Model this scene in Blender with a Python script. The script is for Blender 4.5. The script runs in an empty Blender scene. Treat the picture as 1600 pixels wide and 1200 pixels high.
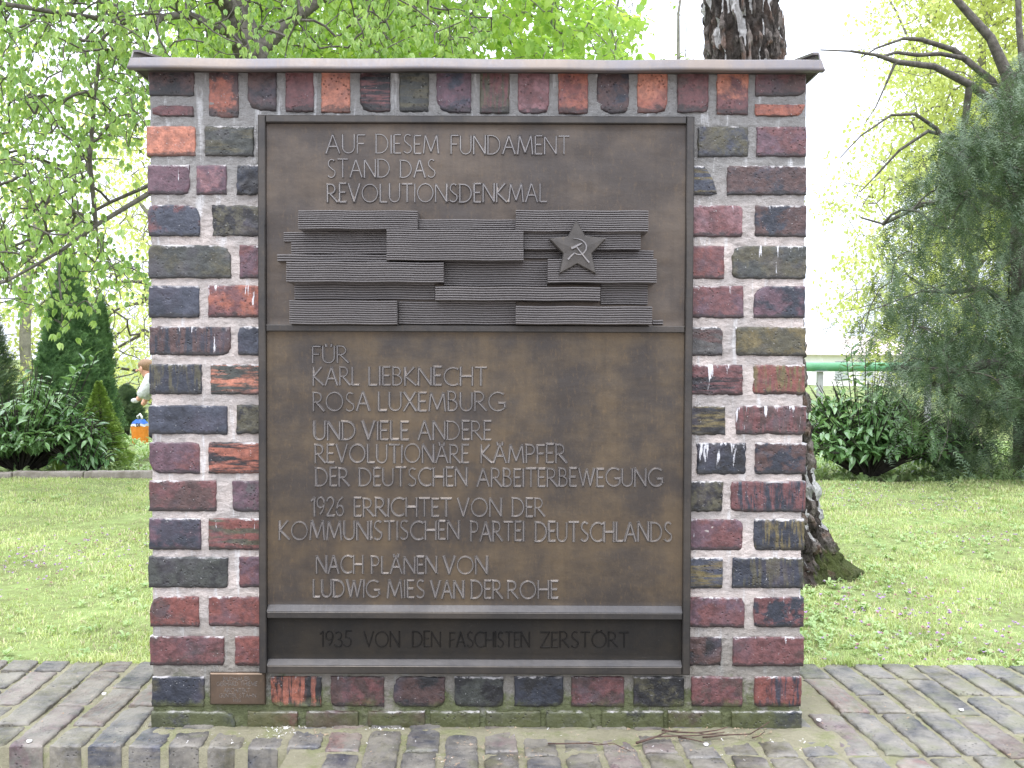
import bpy, math, random
import numpy as np
from mathutils import Vector, Matrix, Euler

# ------------------------------------------------------------------ camera, world, sun, exposure
random.seed(7)
RNG = np.random.default_rng(7)
S = bpy.context.scene
col = S.collection
F = 1556.0                       # focal length in pixels of the 1600 px wide photograph
CAM = Vector((0.0, -2.2, 0.82))
PITCH, ROLL = math.radians(1.47), math.radians(0.22)
cam_d = bpy.data.cameras.new('camera'); cam = bpy.data.objects.new('camera', cam_d); col.objects.link(cam)
cam_d.sensor_width = 36.0; cam_d.lens = 36.0 * F / 1600.0
cam_d.clip_start = 0.05; cam_d.clip_end = 800
RC = Matrix.Rotation(math.pi / 2 - PITCH, 3, 'X') @ Matrix.Rotation(ROLL, 3, 'Z')
cam.matrix_world = Matrix.Translation(CAM) @ RC.to_4x4()
S.camera = cam

SUN_EL, SUN_AZ = math.radians(66), math.radians(200)      # high, behind the photographer's left shoulder, veiled
w = bpy.data.worlds.new('World'); S.world = w; w.use_nodes = True
nt = w.node_tree; nt.nodes.clear()
out = nt.nodes.new('ShaderNodeOutputWorld'); bg = nt.nodes.new('ShaderNodeBackground')
sky = nt.nodes.new('ShaderNodeTexSky'); sky.sky_type = 'NISHITA'; sky.sun_disc = False
sky.sun_elevation = SUN_EL; sky.sun_rotation = SUN_AZ; sky.dust_density = 4.0
mixs = nt.nodes.new('ShaderNodeMix'); mixs.data_type = 'RGBA'; mixs.inputs[0].default_value = 0.86
# even white cloud cover, three times as bright overhead as at the horizon (standard overcast sky)
tc = nt.nodes.new('ShaderNodeTexCoord'); sx = nt.nodes.new('ShaderNodeSeparateXYZ'); nt.links.new(tc.outputs['Generated'], sx.inputs[0])
mr = nt.nodes.new('ShaderNodeMapRange'); nt.links.new(sx.outputs[2], mr.inputs[0])
mr.inputs[1].default_value = 0.0; mr.inputs[2].default_value = 1.0; mr.inputs[3].default_value = 1.0; mr.inputs[4].default_value = 3.0
vm = nt.nodes.new('ShaderNodeVectorMath'); vm.operation = 'SCALE'; vm.inputs[0].default_value = (10.2, 10.8, 12.3)
nt.links.new(mr.outputs[0], vm.inputs['Scale']); nt.links.new(vm.outputs[0], mixs.inputs['B'])
nt.links.new(sky.outputs[0], mixs.inputs['A']); nt.links.new(mixs.outputs['Result'], bg.inputs[0])
bg.inputs[1].default_value = 0.13
nt.links.new(bg.outputs[0], out.inputs[0])
sd = bpy.data.lights.new('sun', 'SUN'); sd.energy = 1.3; sd.angle = math.radians(14); sd.color = (1.0, 0.96, 0.9)
so = bpy.data.objects.new('sun', sd); col.objects.link(so)
so.rotation_euler = (math.pi / 2 - SUN_EL, 0, math.pi - SUN_AZ)
so.location = (-3, -6, 9)
S.view_settings.view_transform = 'Standard'; S.view_settings.look = 'None'
S.view_settings.exposure = 0.22; S.view_settings.gamma = 1.0; S.view_settings.use_curve_mapping = False
S.render.engine = 'CYCLES'
S.cycles.use_denoising = True
S.cycles.max_bounces = 6; S.cycles.transparent_max_bounces = 8

# ------------------------------------------------------------------ helpers
def ray(px, py):
    return RC @ Vector(((px - 800) / F, -(py - 600) / F, -1.0))
def P(px, py, Y=0.0):
    """point of the plane y = Y seen at this place of the photograph"""
    d = ray(px, py); t = (Y - CAM.y) / d.y
    return CAM + d * t
def G(px, py, z=0.0):
    d = ray(px, py); t = (z - CAM.z) / d.z
    return CAM + d * t

def hashn(ix, iy, iz, seed):
    h = (ix * 374761393 + iy * 668265263 + iz * 2147483647 + seed * 1274126177) & 0xffffffff
    h = ((h ^ (h >> 13)) * 1274126177) & 0xffffffff
    h = ((h ^ (h >> 16)) * 2246822519) & 0xffffffff
    return ((h ^ (h >> 15)) & 0xffff) / 65535.0
def vnoise(p, seed=0):
    p = np.asarray(p, float); i = np.floor(p).astype(np.int64); f = p - i; f = f * f * (3 - 2 * f)
    r = 0
    for dx in (0, 1):
        for dy in (0, 1):
            for dz in (0, 1):
                wgt = (f[:, 0] if dx else 1 - f[:, 0]) * (f[:, 1] if dy else 1 - f[:, 1]) * (f[:, 2] if dz else 1 - f[:, 2])
                r = r + wgt * hashn(i[:, 0] + dx, i[:, 1] + dy, i[:, 2] + dz, seed)
    return r * 2 - 1
def fbm(p, seed=0, octs=3):
    p = np.asarray(p, float); r = 0; a = 1; t = 0
    for k in range(octs):
        r = r + a * vnoise(p * 2 ** k, seed + k); t += a; a *= 0.5
    return r / t

def mesh_np(name, V, faces, smooth=False, cols=None):
    """faces: list of int arrays (n,3) / (n,4)"""
    me = bpy.data.meshes.new(name)
    V = np.asarray(V, np.float32); me.vertices.add(len(V)); me.vertices.foreach_set('co', V.ravel())
    fl = [np.asarray(f, np.int32) for f in faces if len(f)]
    loops = np.concatenate([f.ravel() for f in fl]); cnt = np.concatenate([np.full(len(f), f.shape[1], np.int32) for f in fl])
    st = np.concatenate([[0], np.cumsum(cnt)[:-1]]).astype(np.int32)
    me.loops.add(len(loops)); me.loops.foreach_set('vertex_index', loops.astype(np.int32))
    me.polygons.add(len(cnt)); me.polygons.foreach_set('loop_start', st)
    try: me.polygons.foreach_set('loop_total', cnt)
    except Exception: pass
    if smooth: me.polygons.foreach_set('use_smooth', np.ones(len(cnt), bool))
    me.update(calc_edges=True); me.validate()
    if cols is not None:
        a = me.color_attributes.new('tint', 'FLOAT_COLOR', 'POINT')
        c = np.ones((len(V), 4), np.float32); c[:, :3] = cols; a.data.foreach_set('color', c.ravel())
    return me
def link(name, me, mat=None, parent=None, loc=None, kind=None):
    o = bpy.data.objects.new(name, me); col.objects.link(o)
    if mat is not None and me is not None and len(me.materials) == 0: me.materials.append(mat)
    if parent is not None: o.parent = parent
    if loc is not None: o.location = loc
    if kind: o['kind'] = kind
    return o
def thing(name, label, cat, loc=(0, 0, 0), group=None):
    o = bpy.data.objects.new(name, None); col.objects.link(o); o.location = loc
    o.empty_display_size = 0.1
    o['label'] = label; o['category'] = cat
    if group: o['group'] = group
    return o
def tag(o, label, cat, group=None):
    o['label'] = label; o['category'] = cat
    if group: o['group'] = group
    return o

class MB:
    """collects vertices and faces"""
    def __init__(s): s.v = []; s.f = []
    def add(s, vs, fs):
        n = len(s.v); s.v += [tuple(v) for v in vs]; s.f += [tuple(i + n for i in f) for f in fs]
    def box(s, x0, x1, y0, y1, z0, z1):
        s.add([(x0, y0, z0), (x1, y0, z0), (x1, y1, z0), (x0, y1, z0), (x0, y0, z1), (x1, y0, z1), (x1, y1, z1), (x0, y1, z1)],
              [(0, 3, 2, 1), (4, 5, 6, 7), (0, 1, 5, 4), (1, 2, 6, 5), (2, 3, 7, 6), (3, 0, 4, 7)])
    def prism(s, poly, a, b, axis='x'):
        """closed polygon extruded between a and b"""
        n = len(poly)
        if axis == 'x': A = [(a, p, q) for p, q in poly]; B = [(b, p, q) for p, q in poly]
        elif axis == 'z': A = [(p, q, a) for p, q in poly]; B = [(p, q, b) for p, q in poly]
        else: A = [(p, a, q) for p, q in poly]; B = [(p, b, q) for p, q in poly]
        s.add(A + B, [tuple(range(n))[::-1], tuple(range(n, 2 * n))] + [(i, (i + 1) % n, n + (i + 1) % n, n + i) for i in range(n)])
    def tube(s, pts, rads, n=8):
        pts = [Vector(p) for p in pts]; rings = []
        up = Vector((0.13, 0.31, 0.94))
        for i, p in enumerate(pts):
            d = (pts[min(i + 1, len(pts) - 1)] - pts[max(i - 1, 0)]).normalized()
            a = d.cross(up)
            if a.length < 0.05: a = d.cross(Vector((1, 0, 0)))
            a.normalize(); b = d.cross(a)
            rings.append([p + (a * math.cos(t) + b * math.sin(t)) * rads[i] for t in [2 * math.pi * k / n for k in range(n)]])
        vs = [v for r in rings for v in r]; fs = []
        for i in range(len(pts) - 1):
            for k in range(n):
                fs.append((i * n + k, i * n + (k + 1) % n, (i + 1) * n + (k + 1) % n, (i + 1) * n + k))
        fs.append(tuple(range(n))[::-1]); fs.append(tuple((len(pts) - 1) * n + k for k in range(n)))
        s.add(vs, fs)
    def mesh(s, name, smooth=False):
        me = bpy.data.meshes.new(name); me.from_pydata(s.v, [], s.f); me.update()
        import bmesh
        bm = bmesh.new(); bm.from_mesh(me); bmesh.ops.recalc_face_normals(bm, faces=bm.faces); bm.to_mesh(me); bm.free()
        if smooth: me.polygons.foreach_set('use_smooth', [True] * len(me.polygons))
        return me
    def build(s, name, mat, parent=None, smooth=False):
        return link(name, s.mesh(name, smooth), mat, parent)

# ------------------------------------------------------------------ materials
def lin(r, g, b, k=1.0):
    f = lambda c: (c / 255 / 12.92 if c / 255 <= 0.04045 else ((c / 255 + 0.055) / 1.055) ** 2.4) * k
    return (f(r), f(g), f(b), 1)
class NM:
    def __init__(s, name):
        s.m = bpy.data.materials.new(name); s.m.use_nodes = True; s.t = s.m.node_tree; s.t.nodes.clear()
        s.out = s.n('ShaderNodeOutputMaterial')
    def n(s, kind, **kw):
        o = s.t.nodes.new(kind)
        for k, v in kw.items(): setattr(o, k, v)
        return o
    def l(s, a, b): s.t.links.new(a, b)
    def val(s, sock, v):
        if hasattr(v, 'is_output'): s.l(v, sock)
        else: sock.default_value = v
    def math(s, op, a, b=0.5, c=None, clamp=False):
        o = s.n('ShaderNodeMath', operation=op, use_clamp=clamp); s.val(o.inputs[0], a); s.val(o.inputs[1], b)
        if c is not None: s.val(o.inputs[2], c)
        return o.outputs[0]
    def mix(s, f, a, b, blend='MIX'):
        o = s.n('ShaderNodeMix', data_type='RGBA', blend_type=blend); s.val(o.inputs[0], f)
        s.val(o.inputs['A'], a); s.val(o.inputs['B'], b); return o.outputs['Result']
    def noise(s, vec, scale, detail=4, rough=0.55, dist=0.0):
        o = s.n('ShaderNodeTexNoise'); o.inputs['Scale'].default_value = scale; o.inputs['Detail'].default_value = detail
        o.inputs['Roughness'].default_value = rough; o.inputs['Distortion'].default_value = dist
        if vec is not None: s.l(vec, o.inputs['Vector'])
        return o.outputs['Fac']
    def ramp(s, f, stops, interp='LINEAR'):
        o = s.n('ShaderNodeValToRGB'); s.l(f, o.inputs[0]); cr = o.color_ramp; cr.interpolation = interp
        while len(cr.elements) < len(stops): cr.elements.new(0.5)
        for e, (p, c) in zip(cr.elements, stops):
            e.position = p; e.color = c if isinstance(c, tuple) else (c, c, c, 1)
        return o.outputs[0]
    def step(s, f, a, b):
        o = s.n('ShaderNodeMapRange', interpolation_type='SMOOTHSTEP'); s.l(f, o.inputs[0])
        o.inputs[1].default_value = a; o.inputs[2].default_value = b; return o.outputs[0]
    def obj(s): return s.n('ShaderNodeTexCoord').outputs['Object']
    def pos(s): return s.n('ShaderNodeNewGeometry').outputs['Position']
    def mapv(s, vec, sc=(1, 1, 1), loc=None):
        o = s.n('ShaderNodeVectorMath', operation='MULTIPLY'); s.l(vec, o.inputs[0]); s.val(o.inputs[1], sc)
        r = o.outputs[0]
        if loc is not None:
            q = s.n('ShaderNodeVectorMath', operation='ADD'); s.l(r, q.inputs[0]); s.val(q.inputs[1], loc); r = q.outputs[0]
        return r
    def sep(s, vec):
        o = s.n('ShaderNodeSeparateXYZ'); s.l(vec, o.inputs[0]); return o.outputs
    def attr(s, name, t='OBJECT'): return s.n('ShaderNodeAttribute', attribute_type=t, attribute_name=name)
    def bump(s, h, strength=0.5, dist=0.002, prev=None):
        o = s.n('ShaderNodeBump'); o.inputs['Strength'].default_value = strength; o.inputs['Distance'].default_value = dist
        s.l(h, o.inputs['Height'])
        if prev is not None: s.l(prev, o.inputs['Normal'])
        return o.outputs[0]
    def bsdf(s, color, rough=0.7, metal=0.0, normal=None, spec=0.5):
        o = s.n('ShaderNodeBsdfPrincipled'); s.val(o.inputs['Base Color'], color); s.val(o.inputs['Roughness'], rough)
        s.val(o.inputs['Metallic'], metal); s.val(o.inputs['Specular IOR Level'], spec)
        if normal is not None: s.l(normal, o.inputs['Normal'])
        s.l(o.outputs[0], s.out.inputs[0]); return o

MOSS = (0.075, 0.085, 0.03, 1)
def moss_mask(m, p, low=0.015, high=0.2):
    z = m.sep(p)[2]
    h = m.step(z, high, low)
    n = m.noise(p, 17, 6, 0.7)
    return m.math('MULTIPLY', m.step(m.math('ADD', m.math('MULTIPLY', h, 0.55), m.math('MULTIPLY', n, 1.15)), 0.86, 1.12), 0.85)

def mat_brick(name, paving=False):
    m = NM(name)
    oi = m.n('ShaderNodeObjectInfo'); rnd = m.math('MULTIPLY', oi.outputs['Random'], 37.0)
    v = m.n('ShaderNodeVectorMath', operation='ADD'); m.l(m.obj(), v.inputs[0])
    cmb = m.n('ShaderNodeCombineXYZ'); [m.l(rnd, cmb.inputs[i]) for i in range(3)]; m.l(cmb.outputs[0], v.inputs[1]); v = v.outputs[0]
    c1 = m.attr('c1').outputs['Color']; c2 = m.attr('c2').outputs['Color']; ns = m.attr('ns').outputs['Vector']
    n1 = m.noise(m.mapv(v, ns), 1.0, 7, 0.68, 0.15)
    f1 = m.step(n1, 0.46, 0.58)
    c = m.mix(f1, c1, c2)
    n2 = m.noise(v, 60, 5, 0.7)
    c = m.mix(0.8, c, m.mix(m.step(n2, .3, .7), (0.40, 0.40, 0.42, 1), (1.25, 1.22, 1.2, 1)), 'MULTIPLY')
    # purple and blue flashing of the firing
    n3 = m.noise(v, 14, 3, 0.5)
    c = m.mix(m.math('MULTIPLY', m.step(n3, 0.5, 0.72), 0.3), c, lin(88, 80, 92))
    # specks of slag and salt
    vo = m.n('ShaderNodeTexVoronoi'); vo.inputs['Scale'].default_value = 170; m.l(v, vo.inputs['Vector'])
    sp = m.step(vo.outputs['Distance'], 0.26, 0.14)
    pick = m.step(m.noise(v, 90, 1), 0.6, 0.68)
    c = m.mix(m.math('MULTIPLY', m.math('MULTIPLY', sp, pick), 0.6), c, (0.38, 0.37, 0.36, 1))
    lump = m.noise(v, 95, 4, 0.6)
    dark = m.step(m.noise(v, 42, 6, 0.75), 0.6, 0.7)
    c = m.mix(m.math('MULTIPLY', dark, 0.42), c, (0.018, 0.018, 0.022, 1))
    # lime runs
    wa = m.attr('wht').outputs['Fac']
    dr = m.noise(m.mapv(v, (75, 20, 9)), 1.0, 4, 0.6, 0.3)
    fine = m.noise(v, 260, 3, 0.7)
    if not paving:
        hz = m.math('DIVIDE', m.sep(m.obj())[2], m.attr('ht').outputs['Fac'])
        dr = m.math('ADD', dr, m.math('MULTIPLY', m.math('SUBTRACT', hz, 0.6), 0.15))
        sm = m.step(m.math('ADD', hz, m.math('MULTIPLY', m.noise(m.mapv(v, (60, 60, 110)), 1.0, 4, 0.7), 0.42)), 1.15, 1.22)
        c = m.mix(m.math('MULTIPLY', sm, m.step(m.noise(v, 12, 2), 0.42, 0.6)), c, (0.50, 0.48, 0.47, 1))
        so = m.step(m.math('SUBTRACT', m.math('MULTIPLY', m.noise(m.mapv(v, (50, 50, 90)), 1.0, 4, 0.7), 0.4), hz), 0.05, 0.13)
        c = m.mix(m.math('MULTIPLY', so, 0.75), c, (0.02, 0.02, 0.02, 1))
    dm = m.step(m.math('ADD', m.math('ADD', dr, m.math('MULTIPLY', wa, 0.27)), m.math('MULTIPLY', fine, 0.12)), 0.80, 0.86)
    c = m.mix(dm, c, (0.62, 0.62, 0.64, 1))
    p = m.pos()
    if not paving:
        c = m.mix(m.math('MULTIPLY', moss_mask(m, p, 0.01, 0.11), m.step(m.noise(p, 4, 3), 0.32, 0.52)), c, m.mix(n2, (0.045, 0.05, 0.02, 1), (0.11, 0.12, 0.045, 1)))
        rough = m.math('ADD', m.math('MULTIPLY', n2, 0.4), 0.2)
    else:
        d1 = m.noise(p, 7, 5, 0.65)
        c = m.mix(m.math('MULTIPLY', m.step(d1, 0.30, 0.64), 0.78), c, m.mix(n2, (0.17, 0.155, 0.125, 1), (0.35, 0.32, 0.27, 1)))
        c = m.mix(m.math('MULTIPLY', m.step(m.math('ADD', m.noise(m.mapv(p, (1, 1, 1), (9, 3, 1)), 11, 5), m.math('MULTIPLY', m.sep(p)[0], 0.08)), 0.55, 0.72), 0.5), c, (0.15, 0.155, 0.08, 1))
        rough = m.math('ADD', m.math('MULTIPLY', d1, 0.6), 0.18)
    pv = m.n('ShaderNodeTexVoronoi'); pv.inputs['Scale'].default_value = 120; m.l(v, pv.inputs['Vector'])
    pit = m.math('MULTIPLY', m.step(pv.outputs['Distance'], 0.34, 0.12), m.step(m.noise(v, 30, 2), 0.5, 0.6))
    c = m.mix(m.math('MULTIPLY', pit, 0.6), c, (0.02, 0.018, 0.018, 1))
    b = m.bump(lump, 0.7, 0.0035)
    b = m.bump(m.math('SUBTRACT', 1.0, pit), 0.8, 0.002, b)
    b = m.bump(m.noise(v, 330, 5, 0.75), 0.6, 0.0016, b)
    b = m.bump(m.math('ADD', m.math('MULTIPLY', sp, pick), m.math('MULTIPLY', dark, -0.6)), 0.5, 0.0012, b)
    m.bsdf(c, rough, 0, b, 0.5)
    return m.m

def mat_mortar(name='mortar', paving=False):
    m = NM(name); p = m.pos()
    n = m.noise(p, 9, 5, 0.6); f = m.noise(p, 120, 5, 0.7)
    if paving:
        c = m.mix(n, (0.20, 0.185, 0.115, 1), (0.41, 0.38, 0.27, 1))
        c = m.mix(m.math('MULTIPLY', m.step(m.noise(m.mapv(p, (1, 1, 1), (3, 7, 1)), 14, 5, 0.7), 0.48, 0.62), 0.6), c, (0.22, 0.24, 0.10, 1))
    else:
        z = m.sep(p)[2]
        c = m.mix(m.step(n, 0.3, 0.7), lin(174, 168, 164), lin(219, 206, 198))
        # darker and greyer towards the top, below the coping
        c = m.mix(m.step(m.math('ADD', z, m.math('MULTIPLY', n, 0.3)), 1.22, 1.40), c, lin(152, 150, 147))
        # bloomed lime runs
        dr = m.noise(m.mapv(p, (40, 10, 5)), 1.0, 4, 0.6)
        c = m.mix(m.math('MULTIPLY', m.step(dr, 0.56, 0.68), 0.6), c, (0.78, 0.78, 0.78, 1))
        c = m.mix(m.math('MULTIPLY', m.step(m.math('ADD', z, m.math('MULTIPLY', n, -0.2)), 0.22, 0.02), 0.7), c, (0.17, 0.165, 0.135, 1))
        c = m.mix(moss_mask(m, p, 0.02, 0.20), c, m.mix(f, (0.06, 0.07, 0.02, 1), (0.17, 0.20, 0.08, 1)))
    c = m.mix(0.55, c, m.mix(f, (0.55, 0.55, 0.55, 1), (1.35, 1.35, 1.35, 1)), 'MULTIPLY')
    c = m.mix(m.math('MULTIPLY', m.step(m.noise(p, 330, 3), 0.66, 0.72), 0.5), c, (0.1, 0.09, 0.08, 1))
    b = m.bump(m.noise(m.mapv(p, (0.6, 1, 1.3)), 150, 6, 0.8), 1.0, 0.007)
    m.bsdf(c, 0.92, 0, b, 0.25)
    return m.m

def mat_bronze(name, base, edge, rough=0.42, dark=1.0, metal=0.75):
    m = NM(name); p = m.pos()
    n = m.noise(p, 6, 6, 0.65); f = m.noise(m.mapv(p, (3, 1, 1)), 60, 5, 0.7)
    v = m.noise(m.mapv(p, (70, 10, 3)), 1.0, 3, 0.5)
    c = m.mix(m.step(n, 0.38, 0.66), base, edge)
    c = m.mix(m.math('MULTIPLY', m.step(f, 0.52, 0.75), 0.35), c, (edge[0] * 1.5, edge[1] * 1.35, edge[2] * 1.1, 1))
    c = m.mix(m.math('MULTIPLY', m.step(v, 0.45, 0.85), 0.18), c, (base[0] * 0.5, base[1] * 0.5, base[2] * 0.5, 1))
    sc = m.step(m.noise(m.mapv(p, (5, 5, 14)), 45, 2, 0.5, 2.0), 0.72, 0.76)
    c = m.mix(m.math('MULTIPLY', sc, 0.3), c, (0.3, 0.28, 0.24, 1))
    r = m.math('ADD', m.math('MULTIPLY', f, 0.25), rough - 0.1)
    b = m.bump(m.noise(p, 240, 5, 0.7), 0.3, 0.0008)
    b = m.bump(m.noise(m.mapv(p, (0.6, 1, 1.4)), 30, 3, 0.5), 0.25, 0.003, b)
    m.bsdf(c, r, metal, b, 0.5)
    return m.m
def mat_relief(name, base, edge):
    """bronze cast with tiny upright joints between the courses"""
    m = NM(name); p = m.pos()
    n = m.noise(p, 12, 5, 0.65); c = m.mix(n, base, edge)
    b = m.bump(m.noise(p, 200, 4, 0.7), 0.5, 0.0012)
    m.bsdf(c, 0.42, 0.7, b, 0.5)
    return m.m

def mat_leaf(name, a, b, trans=0.45, rough=0.45, spec=0.4, clump=None):
    m = NM(name); p = m.pos()
    oi = m.n('ShaderNodeNewGeometry')
    rnd = oi.outputs['Random Per Island']
    n = m.step(m.noise(p, 3.0, 3), 0.35, 0.65)
    f = m.math('ADD', m.math('MULTIPLY', rnd, 0.6), m.math('MULTIPLY', n, 0.4), clamp=True)
    if clump:
        f = m.math('ADD', m.math('MULTIPLY', rnd, 0.35), m.math('MULTIPLY', m.step(m.noise(p, clump, 4, .65), 0.38, 0.66), 0.75), clamp=True)
    c = m.mix(f, a, b)
    pr = m.n('ShaderNodeBsdfPrincipled'); m.l(c, pr.inputs['Base Color']); pr.inputs['Roughness'].default_value = rough
    pr.inputs['Specular IOR Level'].default_value = spec
    tr = m.n('ShaderNodeBsdfTranslucent')
    m.l(m.mix(1.0, c, (1.2, 1.2, 0.7, 1), 'MULTIPLY'), tr.inputs[0])
    mx = m.n('ShaderNodeMixShader'); mx.inputs[0].default_value = trans
    m.l(pr.outputs[0], mx.inputs[1]); m.l(tr.outputs[0], mx.inputs[2]); m.l(mx.outputs[0], m.out.inputs[0])
    return m.m
def mat_simple(name, a, b=None, scale=20, rough=0.7, metal=0.0, bumps=0.3, dist=0.004, spec=0.4):
    m = NM(name); p = m.pos()
    n = m.noise(p, scale, 5, 0.65)
    c = m.mix(m.step(n, 0.3, 0.7), a, b or a)
    m.bsdf(c, rough, metal, m.bump(m.noise(p, scale * 3, 5, 0.7), bumps, dist), spec)
    return m.m
def mat_ground(name, stops, scale, bump=0.6):
    m = NM(name); p = m.pos()
    n = m.noise(p, scale, 7, 0.7)
    n2 = m.noise(p, scale * 0.12, 3, 0.5)
    c = m.ramp(m.math('ADD', m.math('MULTIPLY', n, 0.65), m.math('MULTIPLY', n2, 0.35)), stops)
    m.bsdf(c, 0.95, 0, m.bump(n, bump, 0.02), 0.15)
    return m.m
def mat_earth(name):
    m = NM(name); p = m.pos(); n = m.noise(p, 9, 7, 0.7); n2 = m.noise(p, 1.1, 3, 0.5)
    f = m.math('ADD', m.math('MULTIPLY', n, 0.65), m.math('MULTIPLY', n2, 0.35))
    g = m.ramp(f, [(0.3, (0.07, 0.055, 0.04, 1)), (0.44, (0.13, 0.13, 0.07, 1)), (0.52, (0.20, 0.26, 0.09, 1)), (0.8, (0.30, 0.38, 0.14, 1))])
    e = m.ramp(f, [(0.3, (0.20, 0.175, 0.15, 1)), (0.6, (0.33, 0.30, 0.27, 1))])
    c = m.mix(m.step(m.math('ADD', m.sep(p)[1], n), 0.6, 0.2), g, e)       # unseen ground before the wall, made neutral beige against green bounce light
    m.bsdf(c, 0.95, 0, m.bump(n, 0.6, 0.02), 0.15)
    return m.m
def mat_birch(name):
    m = NM(name); o = m.obj()
    a = m.attr('tint', 'GEOMETRY').outputs['Color']      # r: raised bark ridge, g: peeling white
    s = m.n('ShaderNodeSeparateColor'); m.l(a, s.inputs[0])
    fine = m.noise(m.mapv(o, (1, 1, 0.5)), 60, 6, 0.7)
    mid = m.noise(m.mapv(o, (1, 1, .55)), 26, 5, 0.7)
    c = m.mix(m.step(m.math('ADD', m.math('MULTIPLY', fine, 0.4), m.math('MULTIPLY', mid, 0.6)), 0.38, 0.62), (0.045, 0.04, 0.035, 1), (0.27, 0.235, 0.21, 1))
    c = m.mix(m.math('MULTIPLY', m.step(m.noise(o, 17, 4), 0.5, 0.65), 0.4), c, (0.24, 0.13, 0.085, 1))
    c = m.mix(m.math('MULTIPLY', m.step(s.outputs[0], 0.45, 0.1), 0.8), c, (0.02, 0.016, 0.013, 1))
    wv = m.math('ADD', s.outputs[1], m.math('MULTIPLY', m.math('SUBTRACT', fine, 0.5), 0.25))
    c = m.mix(m.step(wv, 0.5, 0.56), c, m.mix(fine, (0.35, 0.34, 0.33, 1), (0.68, 0.67, 0.65, 1)))
    c = m.mix(m.math('MULTIPLY', m.step(m.math('ADD', s.outputs[2], m.math('MULTIPLY', fine, 0.3)), 0.55, 0.75), 0.75), c, (0.07, 0.09, 0.022, 1))
    b = m.bump(fine, 0.9, 0.01)
    b = m.bump(mid, 1.0, 0.035, b)
    m.bsdf(c, 0.9, 0, b, 0.2)
    return m.m

M = {}
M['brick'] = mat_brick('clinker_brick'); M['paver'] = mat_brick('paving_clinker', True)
M['mortar'] = mat_mortar(); M['joint'] = mat_mortar('paving_joint', True)
M['bronze'] = mat_bronze('bronze_panel', (0.072, 0.062, 0.055, 1), (0.138, 0.105, 0.070, 1), 0.36)
M['bronze_upper'] = mat_bronze('bronze_upper', (0.074, 0.063, 0.056, 1), (0.118, 0.094, 0.074, 1), 0.36)
M['bronze_sill'] = mat_bronze('bronze_sill', (0.058, 0.056, 0.058, 1), (0.085, 0.08, 0.078, 1), 0.45, metal=0.7)
M['bronze_frame'] = mat_bronze('bronze_frame', (0.055, 0.052, 0.050, 1), (0.085, 0.075, 0.066, 1), 0.36)
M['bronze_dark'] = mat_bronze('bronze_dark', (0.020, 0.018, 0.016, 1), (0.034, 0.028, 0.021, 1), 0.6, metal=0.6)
M['bronze_letter'] = mat_bronze('bronze_letter', (0.23, 0.215, 0.21, 1), (0.30, 0.28, 0.265, 1), 0.26)
M['relief'] = mat_relief('bronze_relief', (0.15, 0.138, 0.135, 1), (0.24, 0.222, 0.212, 1))
M['coping'] = mat_bronze('coping_sheet', lin(106, 103, 106), lin(120, 110, 102), 0.45, metal=0.4)
M['soil'] = mat_earth('soil')
M['lawn'] = mat_ground('lawn_ground', [(0.3, (0.10, 0.085, 0.06, 1)), (0.45, (0.18, 0.21, 0.08, 1)), (0.58, (0.24, 0.31, 0.11, 1)), (0.8, (0.40, 0.42, 0.22, 1))], 26)
M['bark'] = mat_simple('bark', (0.06, 0.052, 0.042, 1), (0.15, 0.135, 0.115, 1), 25, 0.9, bumps=0.6, dist=0.01)
M['bark_dark'] = mat_simple('bark_dark', (0.028, 0.024, 0.02, 1), (0.07, 0.06, 0.05, 1), 25, 0.9)
M['bark_pale'] = mat_simple('bark_pale', (0.16, 0.15, 0.13, 1), (0.28, 0.26, 0.22, 1), 15, 0.9)
M['birch'] = mat_birch('birch_bark')

# ------------------------------------------------------------------ ground, paving, lawn
LAWN_Z = -0.02
def ground_h(x, y):
    x = np.asarray(x, float); y = np.asarray(y, float)
    far = -0.022 * np.clip(y - 5.0, 0, 16)
    far = far - 0.12 * np.clip((-0.25 - y) / 0.3, 0, 1)      # the lower ground the photographer stood on
    return LAWN_Z - 0.02 + far
def grid_mesh(name, xs, ys, hf, smooth=True):
    X, Y = np.meshgrid(xs, ys); V = np.stack([X.ravel(), Y.ravel(), hf(X.ravel(), Y.ravel())], 1)
    nx, ny = len(xs), len(ys); i = np.arange(nx * ny).reshape(ny, nx)
    q = np.stack([i[:-1, :-1].ravel(), i[:-1, 1:].ravel(), i[1:, 1:].ravel(), i[1:, :-1].ravel()], 1)
    return mesh_np(name, V, [q], smooth)
xs = np.concatenate([[-400, -150, -60, -30], np.arange(-20, 20.1, 0.5), [30, 60, 150, 400]])
ys = np.concatenate([[-200, -60, -20, -8, -4, -2, -1, -0.6, -0.55, -0.3, -0.25], np.arange(0, 24.1, 0.5), [30, 45, 80, 150, 400]])
def base_h(x, y):
    return ground_h(x, y) - 0.035 + fbm(np.stack([x * 0.8, y * 0.8, 0 * x], 1), 5) * 0.01 * (y > 5)
link('ground', grid_mesh('ground', xs, ys, base_h), M['soil'], kind='structure')

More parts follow.
